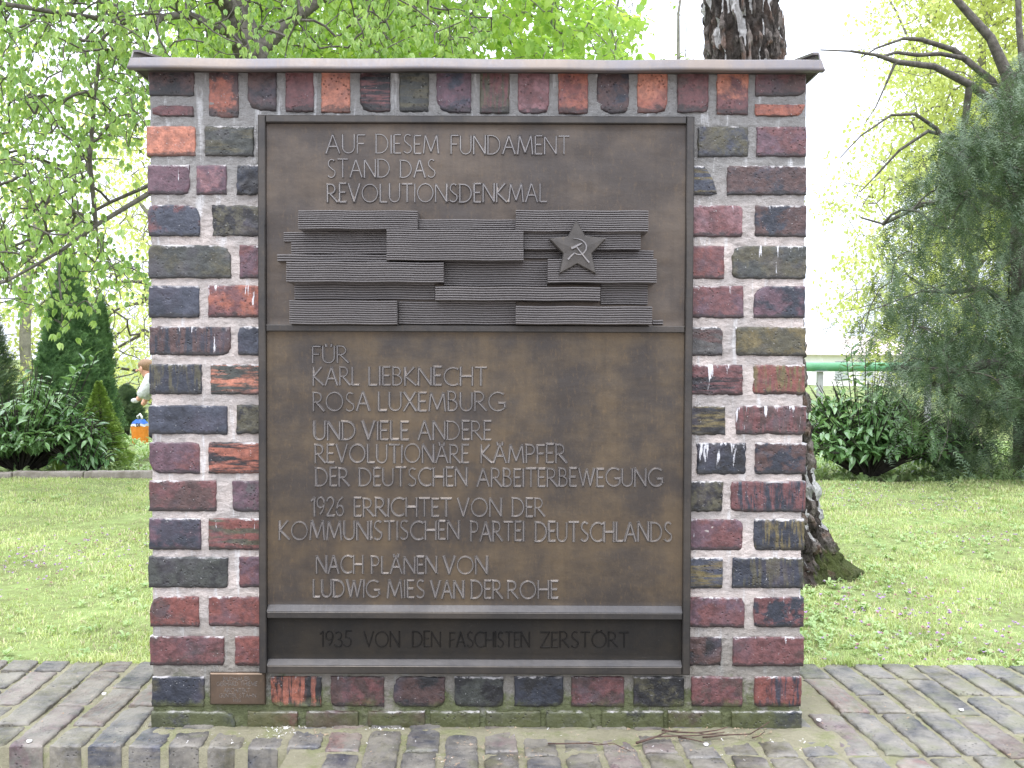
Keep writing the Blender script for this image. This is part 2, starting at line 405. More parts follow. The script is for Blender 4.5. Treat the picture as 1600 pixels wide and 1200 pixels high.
PAV_BACK = G(800, 1036, 0.0).y
EDGE_Y = G(745, 1169, 0.0).y
KERB_Y = G(120, 745, LAWN_Z).y
lx = np.arange(-9, 9.01, 0.06); ly = np.concatenate([np.arange(PAV_BACK - 0.02, KERB_Y, 0.05), [KERB_Y]])
def lawn_h(x, y):
    h = fbm(np.stack([x * 1.5, y * 1.5, 0 * x], 1), 11) * 0.012 + fbm(np.stack([x * 9, y * 9, 0 * x], 1), 12) * 0.006
    return LAWN_Z + h * np.clip((y - PAV_BACK) * 4, 0, 1) + ground_h(x, y) - (LAWN_Z - 0.02) - 0.006
link('lawn', grid_mesh('lawn', lx, ly, lawn_h), M['lawn'], kind='structure')

def brick_mesh(name, wd, ht, dp, seed, lump=0.0006, bev=0.0035, jit=0.0012, nu=6, nv=4, cham=None, back=True):
    """clinker brick: local x width, z height, front face at y = 0, body to y = dp"""
    r = np.random.default_rng(seed)
    def ax(L, n): return np.concatenate([[0, bev * 0.7], np.linspace(bev * 2.4, L - bev * 2.4, n), [L - bev * 0.7, L]])
    U, W = ax(wd, nu), ax(ht, nv); nU, nW = len(U), len(W)
    X, Z = np.meshgrid(U, W); X = X.ravel().copy(); Z = Z.ravel().copy()
    du = np.minimum(X, wd - X); dv = np.minimum(Z, ht - Z); d = np.minimum(du, dv)
    Y = np.where(d < bev * 0.3, bev, np.where(d < bev, bev * 0.16, 0.0)) * (0.7 + 0.9 * (vnoise(np.stack([X * 60, Z * 60, X * 0 + seed], 1), seed + 8) * .5 + .5))
    pts = np.stack([X * 45, Z * 45, np.full_like(X, seed * 3.1)], 1)
    Y = Y + fbm(pts * 2.2, seed, 3) * lump * 2.2 + fbm(pts * 0.5, seed + 9, 1) * lump
    # uneven outline and knocked corners
    e = np.clip(1 - d / (bev * 3), 0, 1)
    X += fbm(np.stack([Z * 110, X * 20, X * 0 + seed], 1), seed + 3, 3) * jit * 1.25 * e
    Z += fbm(np.stack([X * 110, Z * 20, X * 0 + seed], 1), seed + 4, 3) * jit * 1.25 * e
    for cx_, cz_ in ((0, 0), (wd, 0), (0, ht), (wd, ht)):
        k = r.uniform(0, 1) ** 9 * 0.013 + 0.0006
        dd = np.hypot(X - cx_, Z - cz_); q = np.clip(1 - dd / (k * 2.2), 0, 1)
        X += np.sign(wd / 2 - cx_) * q * k * 0.5; Z += np.sign(ht / 2 - cz_) * q * k * 0.5; Y += q * k * 0.5
    Y = np.where(d > bev * 2.2, np.minimum(Y, 0.0006), Y)
    if cham: X, Z = cham(X, Z)
    V = np.stack([X, Y, Z], 1); i = np.arange(nU * nW).reshape(nW, nU)
    quads = np.stack([i[:-1, :-1].ravel(), i[:-1, 1:].ravel(), i[1:, 1:].ravel(), i[1:, :-1].ravel()], 1)
    ring = np.concatenate([i[0, :], i[1:, -1], i[-1, -2::-1], i[-2:0:-1, 0]])
    n = len(ring); B = V[ring].copy(); B[:, 1] = dp
    Vall = np.concatenate([V, B]); b0 = len(V)
    k = np.arange(n); k2 = (k + 1) % n
    side = np.stack([ring[k2], ring[k], b0 + k, b0 + k2], 1)
    me = mesh_np(name, Vall, [quads, side], True)
    # flat sides
    sm = np.ones(len(me.polygons), bool); sm[len(quads):] = False; me.polygons.foreach_set('use_smooth', sm)
    return me

def brick_attrs(o, c1, c2, pat='p', wht=0.0):
    g = lambda c: [(x * 0.74 + 0.26 * (c[0] * .3 + c[1] * .6 + c[2] * .1)) * (0.90 if c[0] < .35 else .9) for x in c[:3]]
    c1, c2 = g(c1), g(c2)
    o['c1'] = [float(x) for x in c1[:3]]; o['c2'] = [float(x) for x in c2[:3]]
    o['ns'] = {'p': [24.0, 24.0, 24.0], 'v': [85.0, 24.0, 11.0], 'h': [10.0, 24.0, 85.0], 'b': [11.0, 11.0, 13.0]}[pat]
    o['wht'] = float(wht)

C = dict(pur=lin(104, 72, 84), mar=lin(116, 66, 66), red=lin(132, 66, 56), org=lin(196, 112, 74), oran=lin(168, 88, 58),
         sla=lin(62, 68, 84), nav=lin(46, 52, 66), oli=lin(84, 80, 56), ol2=lin(112, 98, 48), grn=lin(66, 70, 64),
         blk=lin(38, 38, 42), brn=lin(88, 62, 58), gry=lin(86, 84, 82), pla=lin(140, 92, 96), moss=lin(80, 84, 44))

# ---- brick paving (on-edge clinkers, running away from the viewer)
pav = link('brick_paving', None, None, kind='structure')
pav_x0, pav_x1 = -2.4, 2.35
step_x = G(446, 1176, 0.0).x
jx = np.arange(pav_x0, pav_x1 + 0.001, 0.012); jy = np.concatenate([[EDGE_Y + 0.0036], np.arange(EDGE_Y + 0.004, PAV_BACK + 0.001, 0.012)])
def joint_h(x, y):
    n = fbm(np.stack([x * 14, y * 14, 0 * x], 1), 21) * 0.004 + fbm(np.stack([x * 70, y * 70, 0 * x], 1), 25, 2) * 0.002
    # earth washed up against the foot of the wall, in front of it
    a = np.clip(1 - np.abs(y + 0.035) / 0.05, 0, 1) * ((x > -0.78) & (x < 0.72))
    b = np.clip(1 - np.abs(y + 0.09) / 0.07, 0, 1) * np.clip((x + 0.35) * 1.6, 0, 1) * (x < 0.8) * 0.62
    return np.where((y > EDGE_Y + 0.0034) & (y < EDGE_Y + 0.0038), -0.15, 0) - 0.0049 + n + 0.009 * a + 0.009 * b * (0.8 + 0.5 * fbm(np.stack([x * 6, y * 6, 0 * x], 1), 29))
link('joint_bed', grid_mesh('joint_bed', jx, jy, joint_h), M['joint'], pav)
jx2 = np.arange(step_x + 0.004, pav_x1 + 0.001, 0.016); jy2 = np.linspace(-0.62, EDGE_Y + 0.0045, 40)
link('joint_bed', grid_mesh('joint_bed', jx2, jy2, joint_h), M['joint'], pav)
mb = MB()
mb.prism([(pav_x0, EDGE_Y + 0.012), (step_x + 0.012, EDGE_Y + 0.012), (step_x + 0.012, -0.62), (pav_x1, -0.62), (pav_x1, PAV_BACK), (pav_x0, PAV_BACK)], -0.15, -0.018, 'z')
mb.build('bed_core', M['joint'], pav)
PITCHX, BW, BL = 0.0835, 0.069, 0.238
paver_cols = [('sla', 'gry'), ('gry', 'oli'), ('brn', 'gry'), ('nav', 'gry'), ('gry', 'oli'), ('oli', 'gry'), ('pur', 'gry'), ('sla', 'gry'), ('mar', 'gry'), ('oli', 'gry')]
pm = [brick_mesh('brick', BW, L, 0.05, 300 + k, 0.0014, 0.0035, 0.0026, 8, 24) for k, L in enumerate((BL, BL, BL, BL, BL, BL))]
ph = [brick_mesh('brick', BW, 0.112, 0.05, 320 + k, 0.0014, 0.0035, 0.0026, 8, 12) for k in range(4)]
for me in pm + ph:
    # lay flat: local z -> world y, front -> up, with the slight skew of the laid columns
    co = np.zeros(len(me.vertices) * 3, np.float32); me.vertices.foreach_get('co', co); co = co.reshape(-1, 3)
    co = np.stack([co[:, 0], co[:, 2], -co[:, 1]], 1); co[:, 0] += -0.045 * co[:, 1]
    me.vertices.foreach_set('co', co.ravel()); me.update(); me.materials.append(M['paver'])
SKEW = -0.045
def paver(x, y, me, front=False):
    o = bpy.data.objects.new('brick', me); col.objects.link(o); o.parent = pav
    o.location = (x + SKEW * (y - EDGE_Y), y, 0.001 + random.gauss(0, 0.0014)); o.rotation_euler = (random.gauss(0, .008), random.gauss(0, .012), random.gauss(0, .012))
    a, b = random.choice(paver_cols)
    k = random.uniform(0.85, 1.25)
    brick_attrs(o, [c * k for c in C[a][:3]], [c * k * 1.2 for c in C[b][:3]], random.choice('pbpbvh'), 0.0)
    return o
ncol = int((pav_x1 - pav_x0) / PITCHX)
for i in range(ncol):
    x = pav_x0 + i * PITCHX + 0.008
    if x > 2.26: continue
    under = (-0.80 < x < 0.70)
    y = EDGE_Y + 0.002 if x < step_x else EDGE_Y - 0.40 - random.uniform(0, .02)
    first = True
    while y < PAV_BACK - 0.03:
        L = BL if not (first and i % 2) else 0.112
        if first and x >= step_x: L = BL if i % 2 else 0.13
        if random.random() < .12 and not first: L = 0.112
        first = False
        if y + L > PAV_BACK - 0.07: L2 = PAV_BACK - y
        else: L2 = L
        if L2 > L * 1.3: L2 = L; 
        me = random.choice(ph if L < .2 else pm)
        if not (under and y > 0.02 and y + L2 < 0.36):
            o = paver(x, y, me); o.scale = (1, L2 / (L if L >= .2 else .112), 1)
        y += L2 + 0.013

# ---- grass, weeds and flowers of the lawn
def blades(n, x0, x1, y0, y1, hmin, hmax, wd, seed, hf, ypow=1.0):
    r = np.random.default_rng(seed)
    y = y0 + (y1 - y0) * r.random(n) ** ypow
    x = x0 + (x1 - x0) * r.random(n)
    # keep the density roughly even in the picture: only what the view cone and its margins hold
    keep = np.abs(x) < (y + 2.2) * 0.62 + 0.5
    x, y = x[keep], y[keep]
    cl = fbm(np.stack([x * 5, y * 5, 0 * x], 1), 44, 3)
    keep = r.random(len(x)) < 0.62 + 0.8 * cl
    x, y, cl = x[keep], y[keep], cl[keep]; n = len(x)
    z = hf(x, y); h = (hmin + (hmax - hmin) * r.random(n)) * (0.8 + 0.6 * cl)
    a = r.random(n) * 2 * math.pi; lean = r.random(n) * 0.9 + 0.15; b = a + (r.random(n) - 0.5) * 1.5 + 1.57
    wv = wd * (0.6 + 0.8 * r.random(n)) * (1 + 0.12 * y)
    ex, ey = np.cos(b) * wv, np.sin(b) * wv
    p = np.stack([x, y, z - 0.004], 1)
    mid = p + np.stack([np.cos(a) * lean * h * 0.35, np.sin(a) * lean * h * 0.35, h * 0.6], 1)
    tip = p + np.stack([np.cos(a) * lean * h, np.sin(a) * lean * h, h * (1 - 0.35 * lean)], 1)
    e = np.stack([ex, ey, 0 * ex], 1)
    V = np.stack([p - e, p + e, mid + e * 0.8, mid - e * 0.8, tip], 1).reshape(-1, 3)
    i = np.arange(n) * 5
    return V, np.stack([i, i + 1, i + 2, i + 3], 1), np.stack([i + 3, i + 2, i + 4], 1)
M['grass'] = mat_leaf('grass_blades', (0.28, 0.39, 0.13, 1), (0.66, 0.70, 0.36, 1), 0.3, 0.6, 0.25)
M['straw'] = mat_leaf('dry_grass', (0.40, 0.33, 0.22, 1), (0.62, 0.57, 0.42, 1), 0.2, 0.8, 0.2)
M['weed'] = mat_leaf('weed_leaves', (0.22, 0.34, 0.13, 1), (0.42, 0.54, 0.24, 1), 0.25, 0.4, 0.4)
yb = PAV_BACK + 0.01
V, q, t = blades(560000, -5.5, 5.5, yb, KERB_Y - 0.02, 0.010, 0.034, 0.0012, 1, lawn_h, 1.5)
tag(link('grass', mesh_np('grass', V, [q, t]), M['grass'], kind='stuff'), 'short bright green grass covering the lawn behind the brick wall', 'grass')
V, q, t = blades(110000, -5.5, 5.5, yb, KERB_Y - 0.02, 0.010, 0.034, 0.0013, 2, lawn_h, 1.5)
tag(link('dry_grass', mesh_np('dry_grass', V, [q, t]), M['straw'], kind='stuff'), 'pale dry stalks and thatch scattered through the lawn', 'dry grass')

def rosette(seed, k=6, L=0.035, W=0.012, rise=0.5, droop=0.4):
    """a low weed: leaves on short stalks round a centre"""
    r = random.Random(seed); V = []; Fq = []; Ft = []
    for i in range(k):
        a = 2 * math.pi * i / k + r.uniform(-.3, .3); l = L * r.uniform(.6, 1.2); wv = W * r.uniform(.7, 1.2); up = rise * r.uniform(.5, 1.3)
        ca, sa = math.cos(a), math.sin(a); n = len(V)
        for t, ww, zz in ((0.1, 0.15, 0.05), (0.45, 1, up * .8), (0.8, .9, up), (1.0, 0.0, up - droop * .3)):
            for s_ in ((-1, 1) if ww > 0 else (0,)):
                V.append((ca * l * t - sa * wv * ww * s_ / 2, sa * l * t + ca * wv * ww * s_ / 2, zz * l))
        Fq += [(n, n + 1, n + 3, n + 2), (n + 2, n + 3, n + 5, n + 4)]; Ft += [(n + 4, n + 5, n + 6)]
    return np.array(V), np.array(Fq), np.array(Ft)
def scatter(protos, mats4, pick):
    """join transformed copies of prototype meshes; mats4 (n,4,4)"""
    VV, QQ, TT = [], [], []; off = 0
    for k, pr in enumerate(protos):
        sel = mats4[pick == k]
        if not len(sel): continue
        v = np.concatenate([pr[0], np.ones((len(pr[0]), 1))], 1)
        W_ = np.einsum('nij,vj->nvi', sel, v)[:, :, :3]
        n, m = W_.shape[:2]
        o = (np.arange(n) * m + off)[:, None, None]
        VV.append(W_.reshape(-1, 3))
        if len(pr[1]): QQ.append((pr[1][None] + o).reshape(-1, 4))
        if len(pr[2]): TT.append((pr[2][None] + o).reshape(-1, 3))
        off += n * m
    return np.concatenate(VV), ([np.concatenate(QQ)] if QQ else []) + ([np.concatenate(TT)] if TT else [])
def rot_mats(n, r, pos, scale, yaw=None, pitch=None, roll=None):
    yaw = r.random(n) * 2 * math.pi if yaw is None else yaw
    pitch = np.zeros(n) if pitch is None else pitch; roll = np.zeros(n) if roll is None else roll
    cy, sy, cp, sp, cr, sr = np.cos(yaw), np.sin(yaw), np.cos(pitch), np.sin(pitch), np.cos(roll), np.sin(roll)
    Mx = np.zeros((n, 4, 4))
    Mx[:, 0, 0] = cy * cp; Mx[:, 0, 1] = cy * sp * sr - sy * cr; Mx[:, 0, 2] = cy * sp * cr + sy * sr
    Mx[:, 1, 0] = sy * cp; Mx[:, 1, 1] = sy * sp * sr + cy * cr; Mx[:, 1, 2] = sy * sp * cr - cy * sr
    Mx[:, 2, 0] = -sp; Mx[:, 2, 1] = cp * sr; Mx[:, 2, 2] = cp * cr
    Mx[:, :3, :3] *= np.asarray(scale).reshape(-1, 1, 1)
    Mx[:, :3, 3] = pos; Mx[:, 3, 3] = 1
    return Mx
r = np.random.default_rng(31)
wp = []
for k in range(11000):
    y = yb + 0.01 + (KERB_Y - yb - .1) * r.random() ** 2.2; x = (r.random() * 2 - 1) * ((y + 2.2) * 0.58 + 0.4)
    d = vnoise(np.array([[x * 2.2, y * 2.2, 3.3]]), 71)[0] + (0.2 if x > 0 else -0.3) + 0.6 * max(0, 0.5 - (y - yb))
    if d + 0.5 * (r.random() - .5) > 0.22 or r.random() < 0.04: wp.append((x, y))
wp = np.array(wp); n = len(wp)
pr = [rosette(s, 5 + s % 3, 0.012 + 0.003 * (s % 4), 0.007, 0.7) for s in range(6)]
mt4 = rot_mats(n, r, np.stack([wp[:, 0], wp[:, 1], lawn_h(wp[:, 0], wp[:, 1]) + 0.004], 1), 0.6 + 0.9 * r.random(n), pitch=(r.random(n) - .5) * .6, roll=(r.random(n) - .5) * .6)
V, fs = scatter(pr, mt4, r.integers(0, 6, n))
tag(link('weeds', mesh_np('weeds', V, fs), M['weed'], kind='stuff'), 'low broad-leaved weeds creeping through the lawn near the paving', 'weeds')
def edge_h(x, y): return np.where(y < PAV_BACK + .01, 0.002, lawn_h(x, y))
V, q, t = blades(26000, -3, 3, PAV_BACK - 0.022, PAV_BACK + 0.05, 0.015, 0.045, 0.0015, 9, edge_h)
kp = fbm(np.stack([V[::5, 0] * 9, V[::5, 1] * 4, V[::5, 0] * 0], 1), 47, 2) + (V[::5, 1] - PAV_BACK) * 14 > 0.02
tag(link('edge_grass', mesh_np('edge_grass', V, [q[kp], t[kp]]), M['grass'], kind='stuff'), 'grass creeping over the back edge of the brick paving', 'grass')
# small violet flowers and brownish dead-nettle tops
M['violet'] = mat_simple('violet_petals', (0.34, 0.20, 0.42, 1), (0.42, 0.28, 0.45, 1), 60, 0.7, spec=0.2)
M['nettle'] = mat_simple('dead_nettle', (0.26, 0.14, 0.12, 1), (0.34, 0.22, 0.2, 1), 60, 0.7, spec=0.2)
for nm, mt, cnt, lb, seed in (('violets', 'violet', 420, 'tiny violet flowers dotted in loose drifts over the lawn', 5), ('dead_nettles', 'nettle', 300, 'reddish brown dead-nettle tops standing in the lawn', 6)):
    r = np.random.default_rng(seed); ps = []
    ctr = [(G(px, py, LAWN_Z).x, G(px, py, LAWN_Z).y) for px, py in ((1460, 790), (1560, 850), (1300, 790), (1450, 950), (1340, 770), (40, 890), (100, 855), (1390, 960), (1500, 1000), (60, 880))]
    for k in range(cnt):
        c_ = ctr[r.integers(len(ctr))]; ps.append((c_[0] + r.normal() * 0.22, max(yb + .05, c_[1] + r.normal() * 0.25)))
    ps = np.array(ps); mt4 = rot_mats(len(ps), r, np.stack([ps[:, 0], ps[:, 1], lawn_h(ps[:, 0], ps[:, 1]) + 0.02], 1), 0.5 + 0.5 * r.random(len(ps)))
    V, fs = scatter([rosette(90 + seed, 5, 0.009, 0.007, 0.9)], mt4, np.zeros(len(ps), int))
    tag(link(nm, mesh_np(nm, V, fs), M[mt], kind='stuff'), lb, 'flowers')

# ---- stone edging at the far side of the lawn, slab by slab
M['stone'] = mat_simple('edging_stone', (0.20, 0.17, 0.14, 1), (0.34, 0.30, 0.27, 1), 18, 0.9)
edg = thing('stone_edging', 'low line of weathered stone slabs between the lawn and the shrub bed', 'edging', (0, KERB_Y, LAWN_Z))
sl = [brick_mesh('slab', 0.492, 0.07, 0.06, 400 + k, 0.002, 0.006, 0.003, 6, 3) for k in range(3)]
for me in sl: me.materials.append(M['stone'])
for i in range(-11, 1):
    o = link('slab', sl[i % 3], None, edg, (i * 0.5, random.gauss(0.0, 0.006), -0.035 + random.gauss(0, .004))); o.rotation_euler = (0, random.gauss(0, .01), random.gauss(0, .012))

# ------------------------------------------------------------------ the memorial wall
wall = thing('brick_wall', 'freestanding block of dark glazed clinker bricks carrying the bronze plaque', 'wall', (0, 0, 0))
XL, XR = P(234, 640).x, P(1257, 640).x
ZT = P(745, 100).z
TH = 0.40
PX0, PX1, PY0, PY1 = 404, 1081, 180, 1052      # the plaque in the photograph
def mortar_face():
    st = 0.0028
    xs = np.linspace(XL + 0.003, XR - 0.003, int((XR - XL) / st)); zs = np.linspace(-0.01, ZT, int(ZT / st))
    X, Z = np.meshgrid(xs, zs); x = X.ravel(); z = Z.ravel()
    y = 0.0026 + fbm(np.stack([x * 30, z * 45, 0 * x], 1), 51, 3) * 0.0024 + fbm(np.stack([x * 110, z * 170, 0 * x], 1), 55, 3) * 0.0024
    y += np.clip(1 - np.minimum(x - XL, XR - x) / 0.008, 0, 1) * 0.004
    V = np.stack([x, y, z], 1); nx, nz = len(xs), len(zs); i = np.arange(nx * nz).reshape(nz, nx)
    q = np.stack([i[:-1, :-1].ravel(), i[:-1, 1:].ravel(), i[1:, 1:].ravel(), i[1:, :-1].ravel()], 1)
    c = V[q].mean(1); a, b = P(PX0 + 9, PY1 - 9), P(PX1 - 9, PY0 + 9)
    keep = ~((c[:, 0] > a.x) & (c[:, 0] < b.x) & (c[:, 2] > a.z) & (c[:, 2] < b.z))
    return mesh_np('mortar', V, [q[keep]], True)
link('mortar', mortar_face(), M['mortar'], wall)
mb = MB(); mb.box(XL + 0.012, XR - 0.012, 0.012, TH - 0.01, -0.02, ZT + 0.005); mb.build('core', M['mortar'], wall)
for s_, xx in ((0, XL + 0.005), (1, XR - 0.005)):       # mortar of the two short sides
    ysd = np.arange(0.006, TH, 0.009); zsd = np.arange(-0.01, ZT + 0.004, 0.009)
    Yg, Zg = np.meshgrid(ysd, zsd); yy = Yg.ravel(); zz = Zg.ravel()
    d = fbm(np.stack([yy * 40, zz * 40, 0 * yy + s_], 1), 61) * 0.002
    V = np.stack([xx + (d if s_ == 0 else -d), yy, zz], 1); ny, nz = len(ysd), len(zsd); i = np.arange(ny * nz).reshape(nz, ny)
    q = np.stack([i[:-1, :-1].ravel(), i[1:, :-1].ravel(), i[1:, 1:].ravel(), i[:-1, 1:].ravel()], 1)
    link('side_mortar', mesh_np('side_mortar', V, [q if s_ == 0 else q[:, ::-1]], True), M['mortar'], wall)

_bs = [0]
def wbrick(x0, x1, y0, y1, c1, c2, pat='p', wht=0.0, lump=0.0007, depth=0.09, cham=None, proud=0.0, jit=0.0014):
    """brick seen between these pixel edges of the photograph"""
    _bs[0] += 1
    ym = (y0 + y1) / 2; xm = (x0 + x1) / 2
    A = P(x0, ym); B = P(x1, ym); T = P(xm, y0); L = P(xm, y1)
    wd, ht = B.x - A.x, T.z - L.z
    me = brick_mesh('brick', wd, ht, depth, 1000 + _bs[0], lump, 0.0018, jit, max(6, int(wd / 0.006)), max(5, int(ht / 0.006)), cham)
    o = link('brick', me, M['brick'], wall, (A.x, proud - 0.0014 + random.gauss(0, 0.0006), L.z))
    o.rotation_euler = (0, random.gauss(0, 0.003), 0)
    brick_attrs(o, C[c1], C[c2], pat, wht); o['ht'] = float(ht)
    return o
rows_y = [(197, 244), (258, 304), (320, 369), (383, 435), (446, 496), (510, 555), (569, 616), (633, 678), (691, 740), (751, 799),
          (810, 859), (870, 918), (932, 979), (994, 1040)]
left = [  # (x0, x1, colour, second colour, pattern, lime, lump)
    [(229, 305, 'org', 'org', 'p', 0, .0004), (320, 396, 'grn', 'oli', 'h', .2, .0018)],
    [(231, 296, 'pur', 'pur', 'p', .15, .0008), (307, 354, 'pur', 'pla', 'p', .2, .0008), (371, 414, 'blk', 'nav', 'p', 0, .0034)],
    [(231, 312, 'sla', 'mar', 'b', 0, .0012), (331, 414, 'blk', 'oli', 'p', .1, .0026)],
    [(232, 361, 'grn', 'oli', 'b', 0, .0008), (374, 414, 'mar', 'pur', 'p', .1, .0006)],
    [(232, 311, 'sla', 'nav', 'b', 0, .0012), (325, 414, 'mar', 'oran', 'b', .55, .0008)],
    [(233, 360, 'brn', 'nav', 'v', .5, .0014), (372, 414, 'sla', 'nav', 'p', 0, .0014)],
    [(233, 315, 'nav', 'oli', 'v', 0, .0008), (329, 414, 'grn', 'org', 'h', 0, .0008)],
    [(232, 355, 'sla', 'nav', 'b', .1, .001), (370, 414, 'oli', 'blk', 'p', .1, .002)],
    [(233, 312, 'pur', 'mar', 'b', 0, .0005), (326, 414, 'oran', 'blk', 'h', 0, .0009)],
    [(233, 338, 'brn', 'mar', 'b', 0, .0004), (363, 414, 'pur', 'gry', 'p', .1, .0007)],
    [(233, 314, 'nav', 'pur', 'b', 0, .0008), (326, 414, 'red', 'oli', 'h', .1, .001)],
    [(232, 356, 'grn', 'blk', 'b', 0, .0008), (374, 414, 'pur', 'mar', 'p', 0, .0007)],
    [(234, 311, 'red', 'brn', 'b', 0, .0006), (326, 414, 'red', 'mar', 'p', .15, .0006)],
    [(234, 350, 'mar', 'brn', 'b', 0, .0006), (367, 414, 'red', 'mar', 'p', 0, .0005)],
]
right = [
    [(1090, 1169, 'oli', 'sla', 'b', .1, .0014), (1182, 1260, 'mar', 'pur', 'b', 0, .0005)],
    [(1072, 1122, 'sla', 'ol2', 'h', 0, .0018), (1136, 1260, 'brn', 'nav', 'b', 0, .0012)],
    [(1072, 1160, 'mar', 'pla', 'b', 0, .0012), (1180, 1260, 'brn', 'nav', 'p', .1, .0012)],
    [(1072, 1132, 'mar', 'red', 'p', .3, .0005), (1144, 1260, 'oli', 'grn', 'p', .45, .0014)],
    [(1072, 1162, 'mar', 'pur', 'p', .1, .001), (1178, 1258, 'pur', 'nav', 'b', 0, .0006)],
    [(1072, 1129, 'gry', 'brn', 'h', .15, .0012), (1150, 1259, 'oli', 'ol2', 'b', .2, .001)],
    [(1072, 1161, 'mar', 'blk', 'h', .35, .0022), (1177, 1258, 'red', 'ol2', 'v', 0, .0018)],
    [(1072, 1133, 'blk', 'ol2', 'h', .1, .0024), (1150, 1260, 'brn', 'mar', 'v', .6, .0014)],
    [(1089, 1165, 'nav', 'blk', 'p', .5, .0022), (1180, 1260, 'nav', 'brn', 'p', .35, .002)],
    [(1072, 1129, 'oli', 'blk', 'p', .15, .0022), (1142, 1259, 'mar', 'nav', 'v', .2, .0008)],
    [(1072, 1161, 'pur', 'mar', 'b', .45, .0006), (1178, 1257, 'nav', 'ol2', 'v', 0, .0014)],
    [(1072, 1129, 'sla', 'ol2', 'h', 0, .0012), (1144, 1255, 'nav', 'oli', 'v', .1, .001)],
    [(1072, 1163, 'mar', 'pur', 'p', .35, .0008), (1178, 1256, 'nav', 'mar', 'p', 0, .0008)],
    [(1072, 1127, 'brn', 'blk', 'p', .15, .0024), (1145, 1256, 'mar', 'brn', 'b', .1, .0008)],
]
for (y0, y1), L, R in zip(rows_y, left, right):
    for k, (x0, x1, a, b, pt, wh, lu) in enumerate(L):
        wbrick(x0, x1, y0, y1, a, b, pt, wh, lu, depth=(0.235 if x1 - x0 < 100 else 0.112) if k == 0 else 0.06, jit=0.0010 + lu * .5)
    for k, (x0, x1, a, b, pt, wh, lu) in enumerate(R):
        ch = None
        if x1 == 1122:
            def ch(X, Z): return X - (Z / 0.07) * np.clip((X - 0.035) / 0.03, 0, 1) * 0.022, Z
        wbrick(x0, x1, y0 + 1, y1 + 1, a, b, pt, wh, lu, depth=(0.235 if x1 - x0 < 100 else 0.112) if k == len(R) - 1 else 0.06, cham=ch, jit=0.0010 + lu * .5)
# soldier course under the coping
for (x0, x1, yb_, a, b, pt, lu) in [(232, 303, 150, 'brn', 'blk', 'b', .0008), (326, 372, 183, 'oran', 'brn', 'p', .0008), (387, 432, 173, 'blk', 'brn', 'b', .002),
        (446, 490, 175, 'mar', 'mar', 'p', .0005), (502, 547, 176, 'org', 'org', 'p', .0005), (563, 610, 175, 'blk', 'mar', 'h', .0022), (624, 670, 175, 'grn', 'oli', 'h', .0022),
        (682, 736, 176, 'pur', 'sla', 'b', .0014), (750, 796, 177, 'mar', 'oli', 'v', .0006), (809, 858, 178, 'mar', 'pla', 'b', .0006), (872, 919, 178, 'oran', 'red', 'p', .0006),
        (933, 983, 177, 'brn', 'nav', 'b', .0006), (996, 1043, 177, 'org', 'oran', 'b', .0006), (1059, 1107, 176, 'mar', 'brn', 'p', .0006), (1120, 1169, 179, 'org', 'mar', 'b', .0006),
        (1181, 1260, 150, 'brn', 'mar', 'b', .0006)]:
    wbrick(x0, x1, 98, yb_, a, b, pt, 0, lu, depth=0.235 if x0 in (232, 1181) else 0.1)
wbrick(230, 302, 165, 182, 'mar', 'brn', 'p', .25, .0006, 0.235)
wbrick(1180, 1258, 163, 182, 'oran', 'red', 'p', .1, .0006, 0.235)
# bottom courses
for (x0, x1, a, b, pt, lu) in [(237, 319, 'nav', 'oli', 'b', .001), (424, 502, 'blk', 'oran', 'v', .0022), (517, 600, 'brn', 'mar', 'p', .001), (615, 695, 'brn', 'blk', 'b', .0014),
        (710, 786, 'grn', 'blk', 'p', .0014), (804, 880, 'nav', 'blk', 'p', .0012), (893, 975, 'mar', 'brn', 'p', .0008), (990, 1069, 'blk', 'oli', 'p', .0016),
        (1080, 1160, 'mar', 'brn', 'p', .0004), (1178, 1252, 'red', 'nav', 'v', .0012)]:
    wbrick(x0, x1, 1057, 1104, a, b, pt, .05, lu, depth=0.235 if x0 in (237, 1178) else 0.09)
for (x0, x1, a, b) in [(237, 368, 'nav', 'grn'), (388, 465, 'mar', 'brn'), (478, 560, 'pur', 'brn'), (575, 664, 'brn', 'oli'), (672, 750, 'oli', 'moss'), (760, 845, 'moss', 'oli'),
        (853, 925, 'moss', 'grn'), (940, 1036, 'moss', 'blk'), (1044, 1128, 'moss', 'brn'), (1143, 1252, 'nav', 'moss')]:
    wbrick(x0, x1, 1111, 1142, a, b, 'b', 0, .0012, depth=0.112 if x1 - x0 > 100 else 0.235, proud=-0.004)
